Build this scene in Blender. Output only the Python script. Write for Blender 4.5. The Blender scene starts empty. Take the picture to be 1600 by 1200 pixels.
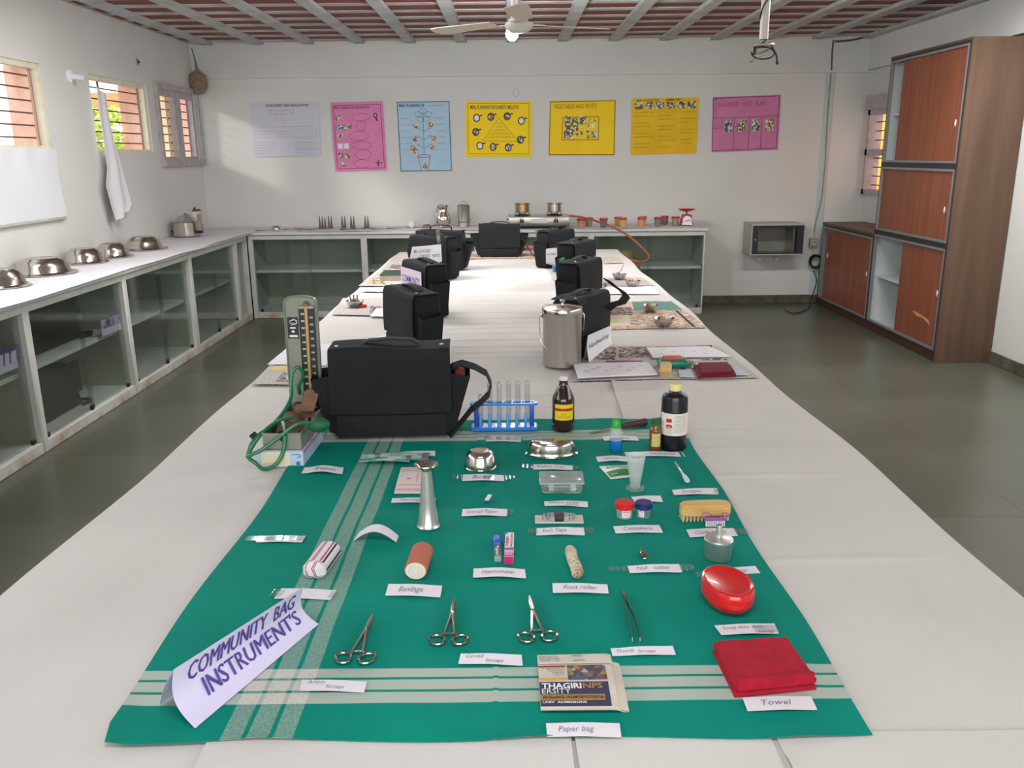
import bpy, bmesh, math, random
from mathutils import Vector, Matrix, noise
random.seed(7)
sc = bpy.context.scene
C = sc.collection
R = math.radians

# ------------------------------------------------------------------ camera
F, PITCH, ROLL, YAW, EYE = 1337.5, 0.2626, 0.0101, -0.0005, 1.52
_f = Vector((math.sin(YAW)*math.cos(PITCH), math.cos(YAW)*math.cos(PITCH), -math.sin(PITCH)))
_r = Vector((math.cos(YAW), -math.sin(YAW), 0))
_d = _f.cross(_r)
RIGHT = math.cos(ROLL)*_r + math.sin(ROLL)*_d
DOWN = -math.sin(ROLL)*_r + math.cos(ROLL)*_d
FWD = _f
cam = bpy.data.cameras.new('camera'); cam.sensor_width = 36; cam.lens = F/1600*36
cam.clip_start = .05; cam.clip_end = 200
co = bpy.data.objects.new('camera', cam); C.objects.link(co)
m = Matrix.Identity(4)
for i in range(3):
    m[i][0] = RIGHT[i]; m[i][1] = -DOWN[i]; m[i][2] = -FWD[i]
m[2][3] = EYE
co.matrix_world = m
sc.camera = co

def ray(px, py):
    return RIGHT*((px-800)/F) + DOWN*((py-600)/F) + FWD
def atz(px, py, z=.7535):          # where the line of sight meets a level plane
    d = ray(px, py); t = (z-EYE)/d.z
    return Vector((d.x*t, d.y*t, z))
def aty(px, py, y):                # ... a plane parallel to the back wall
    d = ray(px, py); t = y/d.y
    return Vector((d.x*t, y, EYE+d.z*t))
def atx(px, py, x):                # ... a plane parallel to the side walls
    d = ray(px, py); t = x/d.x
    return Vector((x, d.y*t, EYE+d.z*t))

# ------------------------------------------------------------------ world, lights, exposure
sc.view_settings.view_transform = 'Standard'
sc.view_settings.look = 'None'
sc.view_settings.exposure = 0.07
sc.view_settings.gamma = 1
sc.view_settings.use_curve_mapping = False
sc.cycles.use_denoising = True
sc.cycles.max_bounces = 8
sc.cycles.transparent_max_bounces = 16
sc.cycles.caustics_reflective = False
sc.cycles.caustics_refractive = False
sc.cycles.sample_clamp_indirect = 4
w = bpy.data.worlds.new('sky'); sc.world = w; w.use_nodes = True
w.node_tree.nodes['Background'].inputs[0].default_value = (.93, .96, 1, 1)
w.node_tree.nodes['Background'].inputs[1].default_value = 2.4
def area(name, loc, rot, sx, sy, power, col=(1, 1, 1)):
    l = bpy.data.lights.new(name, 'AREA'); l.shape = 'RECTANGLE'; l.size = sx; l.size_y = sy
    l.energy = power; l.color = col
    o = bpy.data.objects.new(name, l); C.objects.link(o); o.location = loc; o.rotation_euler = rot
    return o
# daylight entering by the side windows nearer than the frame, plus an added frontal fill from behind the camera
area('daylight_left', (-3.0, 2.3, 1.75), (0, R(-68), 0), 1.0, 5.2, 66, (.96, .98, 1))
area('daylight_right', (3.45, 2.0, 1.75), (0, R(68), 0), 1.0, 4.6, 50, (1, .98, .95))
area('front_fill', (0, -2.6, 1.7), (R(80), 0, 0), 4.5, 1.6, 120, (1, .99, .97))
sn = bpy.data.lights.new('sun', 'SUN'); sn.energy = 2.2; sn.angle = R(7); sn.color = (1, .93, .84)
sno = bpy.data.objects.new('sun', sn); C.objects.link(sno)
sno.rotation_euler = Vector((-2.3, -1.0, .95)).to_track_quat('Z', 'Y').to_euler()
# unseen ceiling lamps: left and front added as fill, right read off rack shadow
area('ceiling_fill_left', (-1.4, 5.2, 2.52), (0, 0, 0), 1.2, .06, 46, (1, .98, .96))
area('tube_lamp_right', (2.4, 5.4, 2.52), (0, 0, 0), 1.2, .06, 48, (1, .98, .96))
area('ceiling_fill_front', (0, .4, 2.50), (0, 0, 0), 1.2, .06, 16, (.95, .98, 1))
bl_ = bpy.data.lights.new('bulb_light', 'POINT'); bl_.energy = 58; bl_.shadow_soft_size = .05; bl_.color = (.96, .98, 1)
blo = bpy.data.objects.new('bulb_light', bl_); C.objects.link(blo); blo.location = (.035, 5.75, 2.20)

# ------------------------------------------------------------------ materials
def lin(c):
    return tuple(((v/255)/12.92 if v/255 <= .04045 else ((v/255+.055)/1.055)**2.4) for v in c) + (1,)
MATS = {}
def mat(name, col, rough=.5, metal=0, col2=None, scale=(20, 20, 20), detail=4, lo=.35, hi=.65,
        bump=0, bscale=200, spec=None, emit=0, coat=0):
    if name in MATS: return MATS[name]
    m = bpy.data.materials.new(name); m.use_nodes = True; MATS[name] = m
    nt = m.node_tree; b = nt.nodes['Principled BSDF']
    b.inputs['Base Color'].default_value = lin(col)
    b.inputs['Roughness'].default_value = rough
    b.inputs['Metallic'].default_value = metal
    if spec is not None: b.inputs['Specular IOR Level'].default_value = spec
    if coat: b.inputs['Coat Weight'].default_value = coat
    if emit:
        b.inputs['Emission Color'].default_value = lin(col); b.inputs['Emission Strength'].default_value = emit
    tc = nt.nodes.new('ShaderNodeTexCoord')
    if col2:
        mp = nt.nodes.new('ShaderNodeMapping'); mp.inputs['Scale'].default_value = scale
        nt.links.new(tc.outputs['Object'], mp.inputs[0])
        n = nt.nodes.new('ShaderNodeTexNoise'); n.inputs['Scale'].default_value = 1; n.inputs['Detail'].default_value = detail
        nt.links.new(mp.outputs[0], n.inputs['Vector'])
        r = nt.nodes.new('ShaderNodeValToRGB'); r.color_ramp.elements[0].position = lo; r.color_ramp.elements[1].position = hi
        r.color_ramp.elements[0].color = lin(col); r.color_ramp.elements[1].color = lin(col2)
        nt.links.new(n.outputs[0], r.inputs[0]); nt.links.new(r.outputs[0], b.inputs['Base Color'])
    if bump:
        n2 = nt.nodes.new('ShaderNodeTexNoise'); n2.inputs['Scale'].default_value = bscale
        nt.links.new(tc.outputs['Object'], n2.inputs['Vector'])
        bp = nt.nodes.new('ShaderNodeBump'); bp.inputs['Strength'].default_value = bump; bp.inputs['Distance'].default_value = .002
        nt.links.new(n2.outputs[0], bp.inputs['Height']); nt.links.new(bp.outputs[0], b.inputs['Normal'])
    return m
def glass(name, tint, gloss=.12, haze=0, hazecol=(230, 235, 235)):
    """thin clear sheet: tinted see-through, fresnel gloss, optional milky share"""
    if name in MATS: return MATS[name]
    m = bpy.data.materials.new(name); m.use_nodes = True; MATS[name] = m
    nt = m.node_tree; nt.nodes.remove(nt.nodes['Principled BSDF']); out = nt.nodes['Material Output']
    t = nt.nodes.new('ShaderNodeBsdfTransparent'); t.inputs[0].default_value = lin(tint)
    g = nt.nodes.new('ShaderNodeBsdfGlossy'); g.inputs['Roughness'].default_value = .06
    lw = nt.nodes.new('ShaderNodeLayerWeight'); lw.inputs[0].default_value = gloss*2
    mx = nt.nodes.new('ShaderNodeMixShader')
    mm = nt.nodes.new('ShaderNodeMath'); mm.operation = 'MULTIPLY_ADD'; mm.inputs[1].default_value = .6; mm.inputs[2].default_value = gloss*.3
    nt.links.new(lw.outputs['Facing'], mm.inputs[0]); nt.links.new(mm.outputs[0], mx.inputs[0])
    nt.links.new(t.outputs[0], mx.inputs[1]); nt.links.new(g.outputs[0], mx.inputs[2])
    last = mx
    if haze:
        d0 = nt.nodes.new('ShaderNodeBsdfDiffuse'); d0.inputs[0].default_value = lin(hazecol)
        d1 = nt.nodes.new('ShaderNodeBsdfTranslucent'); d1.inputs[0].default_value = lin(hazecol)
        d = nt.nodes.new('ShaderNodeMixShader'); d.inputs[0].default_value = .5
        nt.links.new(d0.outputs[0], d.inputs[1]); nt.links.new(d1.outputs[0], d.inputs[2])
        m2 = nt.nodes.new('ShaderNodeMixShader'); m2.inputs[0].default_value = haze
        nt.links.new(mx.outputs[0], m2.inputs[1]); nt.links.new(d.outputs[0], m2.inputs[2]); last = m2
    nt.links.new(last.outputs[0], out.inputs[0])
    return m
def print_mat(name, cols, scale=40, paper=(225, 220, 210), aspect=(1, 1, 1)):
    """printed picture: patches of ink colours"""
    if name in MATS: return MATS[name]
    m = mat(name, paper, .6); nt = m.node_tree; b = nt.nodes['Principled BSDF']
    tc = nt.nodes.new('ShaderNodeTexCoord'); mp = nt.nodes.new('ShaderNodeMapping'); mp.inputs['Scale'].default_value = aspect
    nt.links.new(tc.outputs['Object'], mp.inputs[0])
    v = nt.nodes.new('ShaderNodeTexVoronoi'); v.inputs['Scale'].default_value = scale
    nt.links.new(mp.outputs[0], v.inputs['Vector'])
    s = nt.nodes.new('ShaderNodeSeparateColor'); nt.links.new(v.outputs['Color'], s.inputs[0])
    r = nt.nodes.new('ShaderNodeValToRGB'); r.color_ramp.interpolation = 'CONSTANT'
    while len(r.color_ramp.elements) < len(cols): r.color_ramp.elements.new(.5)
    for i, c in enumerate(cols):
        r.color_ramp.elements[i].position = i/len(cols); r.color_ramp.elements[i].color = lin(c)
    nt.links.new(s.outputs[0], r.inputs[0]); nt.links.new(r.outputs[0], b.inputs['Base Color'])
    return m
def column_mat(name, paper, ink, sx, sy):
    """small print: broken dark lines in columns, too fine to read"""
    if name in MATS: return MATS[name]
    m = mat(name, paper, .75); nt = m.node_tree; b = nt.nodes['Principled BSDF']
    tc = nt.nodes.new('ShaderNodeTexCoord'); mp = nt.nodes.new('ShaderNodeMapping'); mp.inputs['Scale'].default_value = (sx, sy, 1)
    nt.links.new(tc.outputs['Object'], mp.inputs[0])
    n = nt.nodes.new('ShaderNodeTexNoise'); n.inputs['Scale'].default_value = 1; n.inputs['Detail'].default_value = 1
    nt.links.new(mp.outputs[0], n.inputs['Vector'])
    r = nt.nodes.new('ShaderNodeValToRGB'); r.color_ramp.elements[0].position = .47; r.color_ramp.elements[1].position = .56
    r.color_ramp.elements[0].color = lin(paper); r.color_ramp.elements[1].color = lin(ink)
    nt.links.new(n.outputs[0], r.inputs[0]); nt.links.new(r.outputs[0], b.inputs['Base Color'])
    return m

WALL = mat('wall_paint', (219, 219, 215), .75, col2=(212, 212, 208), scale=(1.3, 1.3, 1.3), bump=.15, bscale=35)
WHITEP = mat('white_paint', (205, 206, 202), .5, col2=(190, 190, 180), scale=(6, 6, 6), lo=.5, hi=.8)
STEEL = mat('steel', (205, 200, 192), .16, 1)
STEELM = mat('brushed_steel', (190, 186, 178), .32, 1)
ALU = mat('aluminium', (188, 190, 190), .4, 1)
CHROME = mat('instrument_steel', (175, 168, 158), .22, 1)
PAPER = mat('paper', (232, 229, 236), .8)
PAPERW = mat('white_paper', (236, 235, 240), .8)
INKV = mat('violet_ink', (84, 62, 150), .6)
INKB = mat('blue_ink', (62, 74, 160), .6)
INKG = mat('pencil_ink', (120, 112, 128), .6)
INKK = mat('black_ink', (42, 40, 46), .6)
BAGM = mat('bag_cloth', (15, 17, 20), .9, col2=(20, 23, 27), scale=(9, 9, 9), bump=.4, bscale=900)
STRAPM = mat('strap_webbing', (27, 28, 31), .8, bump=.4, bscale=700)
BLACK = mat('black_plastic', (22, 22, 24), .4)
RED = mat('red_plastic', (205, 28, 30), .22, coat=.4)
CLEAR = glass('clear_plastic', (249, 251, 251), .10, .16, (250, 252, 252))
ALUS = mat('satin_aluminium', (206, 206, 203), .36, .85)
MILKY = glass('milky_plastic', (244, 248, 248), .08, .34, (250, 252, 252))
TUBEG = glass('tube_glass', (246, 249, 250), .25, .04)
PANE = glass('cabinet_glass', (244, 247, 245), .10)
TAPE = glass('clear_tape', (251, 252, 252), .05, .04)

# ------------------------------------------------------------------ mesh helpers
class MB:
    def __init__(s): s.v = []; s.f = []; s.s = []
    def add(s, v, f, smooth=False, M=None):
        n = len(s.v)
        if M is not None: v = [M @ Vector(a) for a in v]
        s.v += [tuple(a) for a in v]; s.f += [tuple(i+n for i in a) for a in f]; s.s += [smooth]*len(f)
        return s
    def box(s, x0, x1, y0, y1, z0, z1, M=None):
        v = [(x, y, z) for z in (z0, z1) for y in (y0, y1) for x in (x0, x1)]
        return s.add(v, [(0, 2, 3, 1), (4, 5, 7, 6), (0, 1, 5, 4), (2, 6, 7, 3), (0, 4, 6, 2), (1, 3, 7, 5)], False, M)
    def rbox(s, x0, x1, y0, y1, z0, z1, r, seg=2, M=None, taper=(1, 1), smooth=True):
        bm = bmesh.new(); bmesh.ops.create_cube(bm, size=1)
        for a in bm.verts:
            t = a.co.z+.5; kx = 1+(taper[0]-1)*t; ky = 1+(taper[1]-1)*t
            a.co = Vector(((x0+x1)/2+a.co.x*(x1-x0)*kx, (y0+y1)/2+a.co.y*(y1-y0)*ky, z0+t*(z1-z0)))
        bmesh.ops.bevel(bm, geom=bm.edges[:], offset=r, segments=seg, affect='EDGES', profile=.5)
        bm.verts.index_update()
        s.add([a.co.copy() for a in bm.verts], [[q.index for q in f.verts] for f in bm.faces], smooth, M); bm.free()
        return s
    def lathe(s, prof, n=24, M=None, smooth=True, cap=(True, True), sx=1, sy=1):
        v = []; f = []
        for (r, z) in prof:
            for k in range(n):
                a = 2*math.pi*k/n; v.append((r*math.cos(a)*sx, r*math.sin(a)*sy, z))
        for i in range(len(prof)-1):
            for k in range(n):
                k2 = (k+1) % n; f.append((i*n+k, i*n+k2, (i+1)*n+k2, (i+1)*n+k))
        if cap[0]: f.append(tuple(range(n-1, -1, -1)))
        if cap[1]: f.append(tuple((len(prof)-1)*n+k for k in range(n)))
        return s.add(v, f, smooth, M)
    def tube(s, pts, r, n=8, closed=False, M=None, flat=1):
        pts = [Vector(p) for p in pts]; L = len(pts); v = []; f = []
        up = Vector((0, 0, 1)); prev = None
        for i, p in enumerate(pts):
            a = pts[(i-1) % L] if (closed or i) else p; b = pts[(i+1) % L] if (closed or i < L-1) else p
            t = (b-a).normalized() if (b-a).length > 1e-9 else Vector((0, 0, 1))
            if prev is None:
                u = t.cross(up)
                if u.length < .05: u = t.cross(Vector((0, 1, 0)))
            else: u = prev-t*prev.dot(t)
            u.normalize(); w_ = u.cross(t); prev = u
            rr = r[i] if isinstance(r, (list, tuple)) else r
            for k in range(n):
                an = 2*math.pi*k/n; v.append(p+u*rr*math.cos(an)+w_*rr*flat*math.sin(an))
        for i in range(L if closed else L-1):
            j = (i+1) % L
            for k in range(n):
                k2 = (k+1) % n; f.append((i*n+k, j*n+k, j*n+k2, i*n+k2))
        if not closed: f.append(tuple(range(n))); f.append(tuple((L-1)*n+k for k in range(n-1, -1, -1)))
        return s.add(v, f, True, M)
    def strip(s, pts, side, w_, t, M=None):
        """flat band of width w_ (along side) and thickness t"""
        pts = [Vector(p) for p in pts]; v = []; f = []; L = len(pts)
        sides = side if isinstance(side, list) else [side]*L
        for i, p in enumerate(pts):
            a = pts[max(i-1, 0)]; b = pts[min(i+1, L-1)]; tn = (b-a).normalized()
            sd = Vector(sides[i]).normalized(); nn = tn.cross(sd).normalized()
            for q in (sd*w_/2+nn*t/2, -sd*w_/2+nn*t/2, -sd*w_/2-nn*t/2, sd*w_/2-nn*t/2): v.append(p+q)
        for i in range(L-1):
            for k in range(4):
                k2 = (k+1) % 4; f.append((i*4+k, i*4+k2, (i+1)*4+k2, (i+1)*4+k))
        f.append((3, 2, 1, 0)); f.append(tuple((L-1)*4+k for k in range(4)))
        return s.add(v, f, True, M)
    def prism(s, poly, z0, z1, M=None, smooth=False):
        n = len(poly); v = [(x, y, z0) for x, y in poly]+[(x, y, z1) for x, y in poly]
        f = [tuple(range(n-1, -1, -1)), tuple(range(n, 2*n))]+[(k, (k+1) % n, n+(k+1) % n, n+k) for k in range(n)]
        return s.add(v, f, smooth, M)
    def sheet(s, fn, nu, nv, t=.0006, off=None, M=None, smooth=True):
        v = []; f = []
        off = Vector(off) if off else Vector((0, 0, -t))
        top = [[Vector(fn(i/nu, j/nv)) for i in range(nu+1)] for j in range(nv+1)]
        for L in (top, [[p+off for p in r] for r in top]):
            for r in L: v += r
        N = (nu+1)*(nv+1); I = lambda i, j: j*(nu+1)+i
        for j in range(nv):
            for i in range(nu):
                f.append((I(i, j), I(i+1, j), I(i+1, j+1), I(i, j+1)))
                f.append((N+I(i, j), N+I(i, j+1), N+I(i+1, j+1), N+I(i+1, j)))
        for i in range(nu):
            f.append((I(i, 0), N+I(i, 0), N+I(i+1, 0), I(i+1, 0)))
            f.append((I(i, nv), I(i+1, nv), N+I(i+1, nv), N+I(i, nv)))
        for j in range(nv):
            f.append((I(0, j), I(0, j+1), N+I(0, j+1), N+I(0, j)))
            f.append((I(nu, j), N+I(nu, j), N+I(nu, j+1), I(nu, j+1)))
        return s.add(v, f, smooth, M)
    def build(s, name, m, parent=None, loc=None, rot=None, **tags):
        me = bpy.data.meshes.new(name); me.from_pydata(s.v, [], s.f); me.validate()
        if any(s.s):
            try:
                me.polygons.foreach_set('use_smooth', s.s[:len(me.polygons)]); me.set_sharp_from_angle(angle=R(38))
            except Exception: pass
        me.materials.append(m)
        o = bpy.data.objects.new(name, me); C.objects.link(o)
        if parent: o.parent = parent
        if loc is not None: o.location = loc
        if rot is not None: o.rotation_euler = rot
        for k, v in tags.items(): o['category' if k == 'cat' else k] = v
        return o
def TR(x=0, y=0, z=0, rz=0, rx=0, ry=0):
    return Matrix.Translation((x, y, z)) @ Matrix.Rotation(rz, 4, 'Z') @ Matrix.Rotation(ry, 4, 'Y') @ Matrix.Rotation(rx, 4, 'X')
def basis(o, x, y, z):
    m = Matrix.Identity(4)
    for i in range(3): m[i][0] = x[i]; m[i][1] = y[i]; m[i][2] = z[i]; m[i][3] = o[i]
    return m
def thing(name, label, cat, loc=(0, 0, 0), rz=0, group=None):
    o = bpy.data.objects.new(name, None); C.objects.link(o); o.empty_display_size = .05
    o.location = loc; o.rotation_euler = (0, 0, rz); o['label'] = label; o['category'] = cat
    if group: o['group'] = group
    return o
def dup(root, loc, rz=None, label=None, group=None):
    r = root.copy(); C.objects.link(r); r.location = loc
    if rz is not None: r.rotation_euler = (0, 0, rz)
    if label: r['label'] = label
    if group: r['group'] = group
    for ch in list(root.children):
        c = ch.copy(); C.objects.link(c); c.parent = r
        for g in ch.children:
            d = g.copy(); C.objects.link(d); d.parent = c
    return r
def struct(o):
    o['kind'] = 'structure'; return o
_tc = {}
def text(body, size, x=0, y=0, align='LEFT', bold=0, shear=0, sx=1, fn=None, mb=None, M=None, rot=0, fit=None, most=None):
    """flat lettering as mesh; fn bends (x, y) onto a surface"""
    key = (body, bold, shear)
    if key not in _tc:
        cu = bpy.data.curves.new('lettering', 'FONT'); cu.body = body; cu.size = 1; cu.resolution_u = 2
        cu.shear = shear; cu.offset = bold
        o = bpy.data.objects.new('lettering', cu); C.objects.link(o)
        dg = bpy.context.evaluated_depsgraph_get(); me = bpy.data.meshes.new_from_object(o.evaluated_get(dg))
        me.calc_loop_triangles(); _tc[key] = ([v.co.copy() for v in me.vertices], [tuple(p.vertices) for p in me.loop_triangles])
        bpy.data.objects.remove(o); bpy.data.curves.remove(cu); bpy.data.meshes.remove(me)
    vs, fs = _tc[key]
    if not vs: return mb or MB()
    x0 = min(v.x for v in vs); x1 = max(v.x for v in vs); wd = (x1-x0)
    if fit: sx = fit/(wd*size)
    if most and wd*size*sx > most: sx = most/(wd*size)
    o = {'LEFT': x0, 'CENTER': (x0+x1)/2, 'RIGHT': x1}[align]
    out = []
    c, s_ = math.cos(rot), math.sin(rot)
    for v in vs:
        a = (v.x-o)*size*sx; b = v.y*size
        a, b = x+a*c-b*s_, y+a*s_+b*c
        out.append(Vector(fn(a, b)) if fn else Vector((a, b, 0)))
    mb = mb or MB()
    return mb.add(out, fs, False, M)
def scribble(mb, x0, x1, y, h, t, fn=None, M=None):
    """one line of handwriting too small to read: a wavering thin pen line"""
    n = max(6, int((x1-x0)/h*2.2)); v = []; f = []
    for i in range(n+1):
        x = x0+(x1-x0)*i/n; yy = y+(h*.5 if i % 2 else -h*.3)*random.uniform(.4, 1)
        for k in (t/2, -t/2):
            v.append(Vector(fn(x, yy+k)) if fn else Vector((x, yy+k, 0)))
    for i in range(n):
        if random.random() < .14: continue
        f.append((2*i, 2*i+1, 2*i+3, 2*i+2))
    return mb.add(v, f, False, M)
# ------------------------------------------------------------------ the room
XL, XR, YB, YF, ZC = -3.056, 3.526, 8.78, -2.9, 2.57
def wall_x(mb, x0, x1, y0, y1, z0, z1, holes):
    y = y0
    for (a, b, c, d) in sorted(holes):
        mb.box(x0, x1, y, a, z0, z1); mb.box(x0, x1, a, b, z0, c); mb.box(x0, x1, a, b, d, z1); y = b
    mb.box(x0, x1, y, y1, z0, z1)
    return mb
W1 = (4.95, 5.945, 1.583, 2.117); W2 = (6.585, 7.61, 1.563, 2.112); W3 = (7.80, 8.735, 1.495, 2.10)
W4 = (7.75, 8.74, 1.10, 1.90)
struct(wall_x(MB(), XL-.17, XL, YF, YB+.2, 0, 2.62, [W1, W2, W3]).build('wall_left', WALL))
struct(wall_x(MB(), XR, XR+.17, YF, YB+.2, 0, 2.62, [(W4[0], 8.975, W4[2], W4[3])]).build('wall_right', WALL))
struct(MB().box(XL, XR, YB, YB+.17, 0, 2.62).build('wall_back', WALL))
struct(MB().box(XL-.17, XR+.17, YF-.15, YF, 0, 2.62).build('wall_front', WALL))
t = MB().box(XL, XR, YB-.04, YB, 2.248, 2.60); struct(t.build('trim_1', WALL))
struct(MB().box(XR-.075, XR, 6.0, YB-.04, 2.27, 2.60).build('trim_2', WALL))
struct(MB().rbox(3.07, 3.155, YB-.012, YB+.01, .08, 2.248, .004, 1).build('trim_3', mat('grey_paint', (196, 204, 204), .7)))
SKIRT = mat('skirting_paint', (72, 68, 56), .6, col2=(104, 98, 84), scale=(9, 9, 9))
struct(MB().rbox(XL, XR, YB-.014, YB+.005, 0, .085, .004, 1).build('baseboard_back', SKIRT))
struct(MB().rbox(XR-.014, XR+.005, YF, YB-.015, 0, .085, .004, 1).build('baseboard_right', SKIRT))

# floor of dark stone slabs with sunk joints
FLOORM = mat('floor_stone', (79, 80, 70), .3, col2=(97, 98, 86), scale=(1.6, 1.1, 1), detail=7, lo=.3, hi=.72, bump=.12, bscale=14)
fl = struct(MB().box(XL, XR, YF, YB, -.12, -.012).build('floor', mat('floor_joint', (72, 72, 62), .8)))
sw, sl = .658, .93
slab = None
for i in range(10):
    for j in range(13):
        x0 = XL+i*sw; y0 = YF+j*.8985
        if slab is None:
            slab = MB().box(.0006, sw-.0006, .0006, .8985-.0006, -.012, 0).build('floor_slab', FLOORM, fl, (x0, y0, 0))
        else:
            o = slab.copy(); C.objects.link(o); o.parent = fl; o.location = (x0, y0, random.uniform(-.0008, 0))

# ceiling: white ribs both ways with red clay tiles in the bays
TILE = mat('clay_tile', (134, 62, 52), .7, col2=(112, 54, 48), scale=(5, 9, 5), bump=.2, bscale=60)
CONC = mat('rib_paint', (196, 199, 198), .7, col2=(170, 172, 170), scale=(4, 4, 4), bump=.3, bscale=30)
ce = struct(MB().box(XL-.1, XR+.1, YF, YB+.1, 2.60, 2.80).build('ceiling', CONC))
ribs = [.03+.485*k for k in range(-6, 8)]
rib = None
for x in ribs:
    if rib is None: rib = MB().rbox(-.05, .05, YF, YB, 2.548, 2.61, .006, 1).build('rib', CONC, ce, (x, 0, 0))
    else:
        o = rib.copy(); C.objects.link(o); o.parent = ce; o.location = (x, 0, 0)
P, Y0 = .3262, 6.70
rows = [Y0+P*k for k in range(-28, 7)]
cr = None
for y in rows:
    if y < YF: continue
    if cr is None: cr = MB().box(XL, XR, -.062, .036, 2.572, 2.61).build('cross_rib', CONC, ce, (0, y, 0))
    else:
        o = cr.copy(); C.objects.link(o); o.parent = ce; o.location = (0, y-.0, 0)
edges = [XL-.05]+ribs+[XR+.05]
far = MB(); tiles = {}
for y in rows:
    for a, b in zip(edges[:-1], edges[1:]):
        x0, x1 = a+.045, b-.045
        if x1-x0 < .03: continue
        if y < 5.0:
            far.box(x0, x1, max(y+.034, YF), y+P-.06, 2.578, 2.60); continue
        wd = round(x1-x0, 3); y1 = min(y+P-.06, YB)
        key = (wd, round(y1-y, 3))
        if key not in tiles:
            tiles[key] = MB().box(0, wd, .034, y1-y, 2.577, 2.60).build('ceiling_tile', TILE, ce, (x0, y, 0))
        else:
            o = tiles[key].copy(); C.objects.link(o); o.parent = ce; o.location = (x0, y, random.uniform(-.002, .003))
far.build('ceiling_tile', TILE, ce, kind='stuff')

# ------------------------------------------------------------------ windows
CREAM = mat('cream_frame', (226, 222, 200), .6, col2=(205, 196, 168), scale=(12, 12, 12), lo=.5, hi=.8)
GREYF = mat('grey_frame', (186, 180, 182), .6, col2=(160, 150, 150), scale=(12, 12, 12), lo=.45, hi=.8)
BAR = mat('window_bar', (98, 66, 56), .6)
SHUT = mat('shutter_wood', (178, 132, 110), .8, col2=(204, 166, 150), scale=(6, 6, 2.5))
def window_left(name, hole, framemat, nb, shutter, mull=None, ft=.035):
    y0, y1, z0, z1 = hole
    fr = MB()
    fr.box(XL-.06, XL-.015, y0, y0+ft, z0, z1).box(XL-.06, XL-.015, y1-ft, y1, z0, z1)
    fr.box(XL-.06, XL-.015, y0+ft, y1-ft, z1-ft, z1).box(XL-.06, XL-.015, y0+ft, y1-ft, z0, z0+ft*.6)
    if mull: fr.box(XL-.12, XL-.012, mull-.075, mull+.075, z0, z1)
    o = struct(fr.build(name, framemat))
    for k in range(nb):
        z = z0+ft+(z1-z0-2*ft)*(k+.45)/nb
        MB().tube([(XL-.07, y0+ft, z), (XL-.07, y1-ft, z)], .0055, 6).build('window_bar', BAR, o)
    yb = y0+(y1-y0)*.30
    if not mull: MB().tube([(XL-.082, yb, z0), (XL-.082, yb, z1)], .009, 6).build('upright_bar', BAR, o)
    for ys in shutter:
        s = MB(); s.box(XL-.215, XL-.062, ys-.055, ys-.025, z0+.01, z1-.01)
        s.build('shutter', SHUT if not mull else (mat('cream_shutter', (240, 205, 165), .8) if ys < mull else mat('pink_leaf', (225, 180, 165), .8)), o)
    return o
window_left('window_1', W1, CREAM, 6, [5.93])
window_left('window_2', W2, CREAM, 6, [7.60])
window_left('window_3', W3, GREYF, 7, [8.20, 8.72], mull=8.31, ft=.05)
# outer surround of the corner window, and thin sills
s = MB(); y0, y1, z0, z1 = W3
s.box(XL, XL+.03, y0-.045, y1+.03, z1, z1+.05).box(XL, XL+.03, y0-.045, y0, z0, z1).box(XL, XL+.03, y1, y1+.03, z0, z1).box(XL, XL+.045, y0-.045, y1+.03, z0-.055, z0)
struct(s.build('trim_4', GREYF))
# right wall window, half hidden by the tall cabinet
y0, y1, z0, z1 = W4
fr = MB(); ft = .05
fr.box(XR-.03, XR+.10, y0, y0+ft, z0, z1).box(XR-.03, XR+.10, y1-ft, y1, z0, z1)
fr.box(XR-.03, XR+.10, y0, y1, z1-ft, z1).box(XR-.03, XR+.10, y0, y1, z0, z0+ft).box(XR-.03, XR+.10, y0, y1, 1.47, 1.53)
fr.box(XR-.05, XR, y0-.02, y1+.02, z1, z1+.13)
w4 = struct(fr.build('window_4', GREYF))
for k in range(9):
    z = z0+.09+k*.085
    if abs(z-1.5) < .04: continue
    MB().tube([(XR+.05, y0+ft, z), (XR+.05, y1-ft, z)], .006, 6).build('window_bar', BAR, w4)
MB().box(XR+.18, XR+.21, 9.20, 9.27, z0, z1).build('shutter', mat('pink_shutter', (225, 180, 160), .8), w4)

# outside: neighbouring wall, awning and shrubs seen through the windows
tag = dict
MB().box(-9, XL-.17, 3, 20, -.3, -.05).build('ground', mat('soil', (140, 120, 95), .9), kind='structure')
MB().rbox(4.6, 4.8, 6.8, 12.5, 0, 3.2, .02, 1).build('garden_wall', mat('orange_wall', (255, 158, 40), .8, col2=(225, 120, 30), scale=(3, 3, 3)),
      label='orange painted wall outside the window behind the tall cabinet', cat='wall')
aw = thing('awning', 'yellow and orange awning outside the middle left window', 'awning', (-6.1, 13.8, 2.15))
MB().rbox(-.9, .9, -1.0, 1.2, .0, .03, .01, 1, M=TR(ry=.12)).build('canopy', mat('awning_yellow', (250, 205, 20), .8), aw)
MB().rbox(-.9, .9, -1.1, -1.0, .06, .26, .01, 1).build('valance', mat('awning_orange', (214, 140, 96), .8), aw)
for sx in (-.8, .8): MB().tube([(sx, -.9, -2.2), (sx, -.9, .0)], .03, 6).build('post', BAR, aw)
LEAF = mat('leaf', (150, 175, 60), .7, col2=(205, 215, 110), scale=(4, 4, 4))
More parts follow.
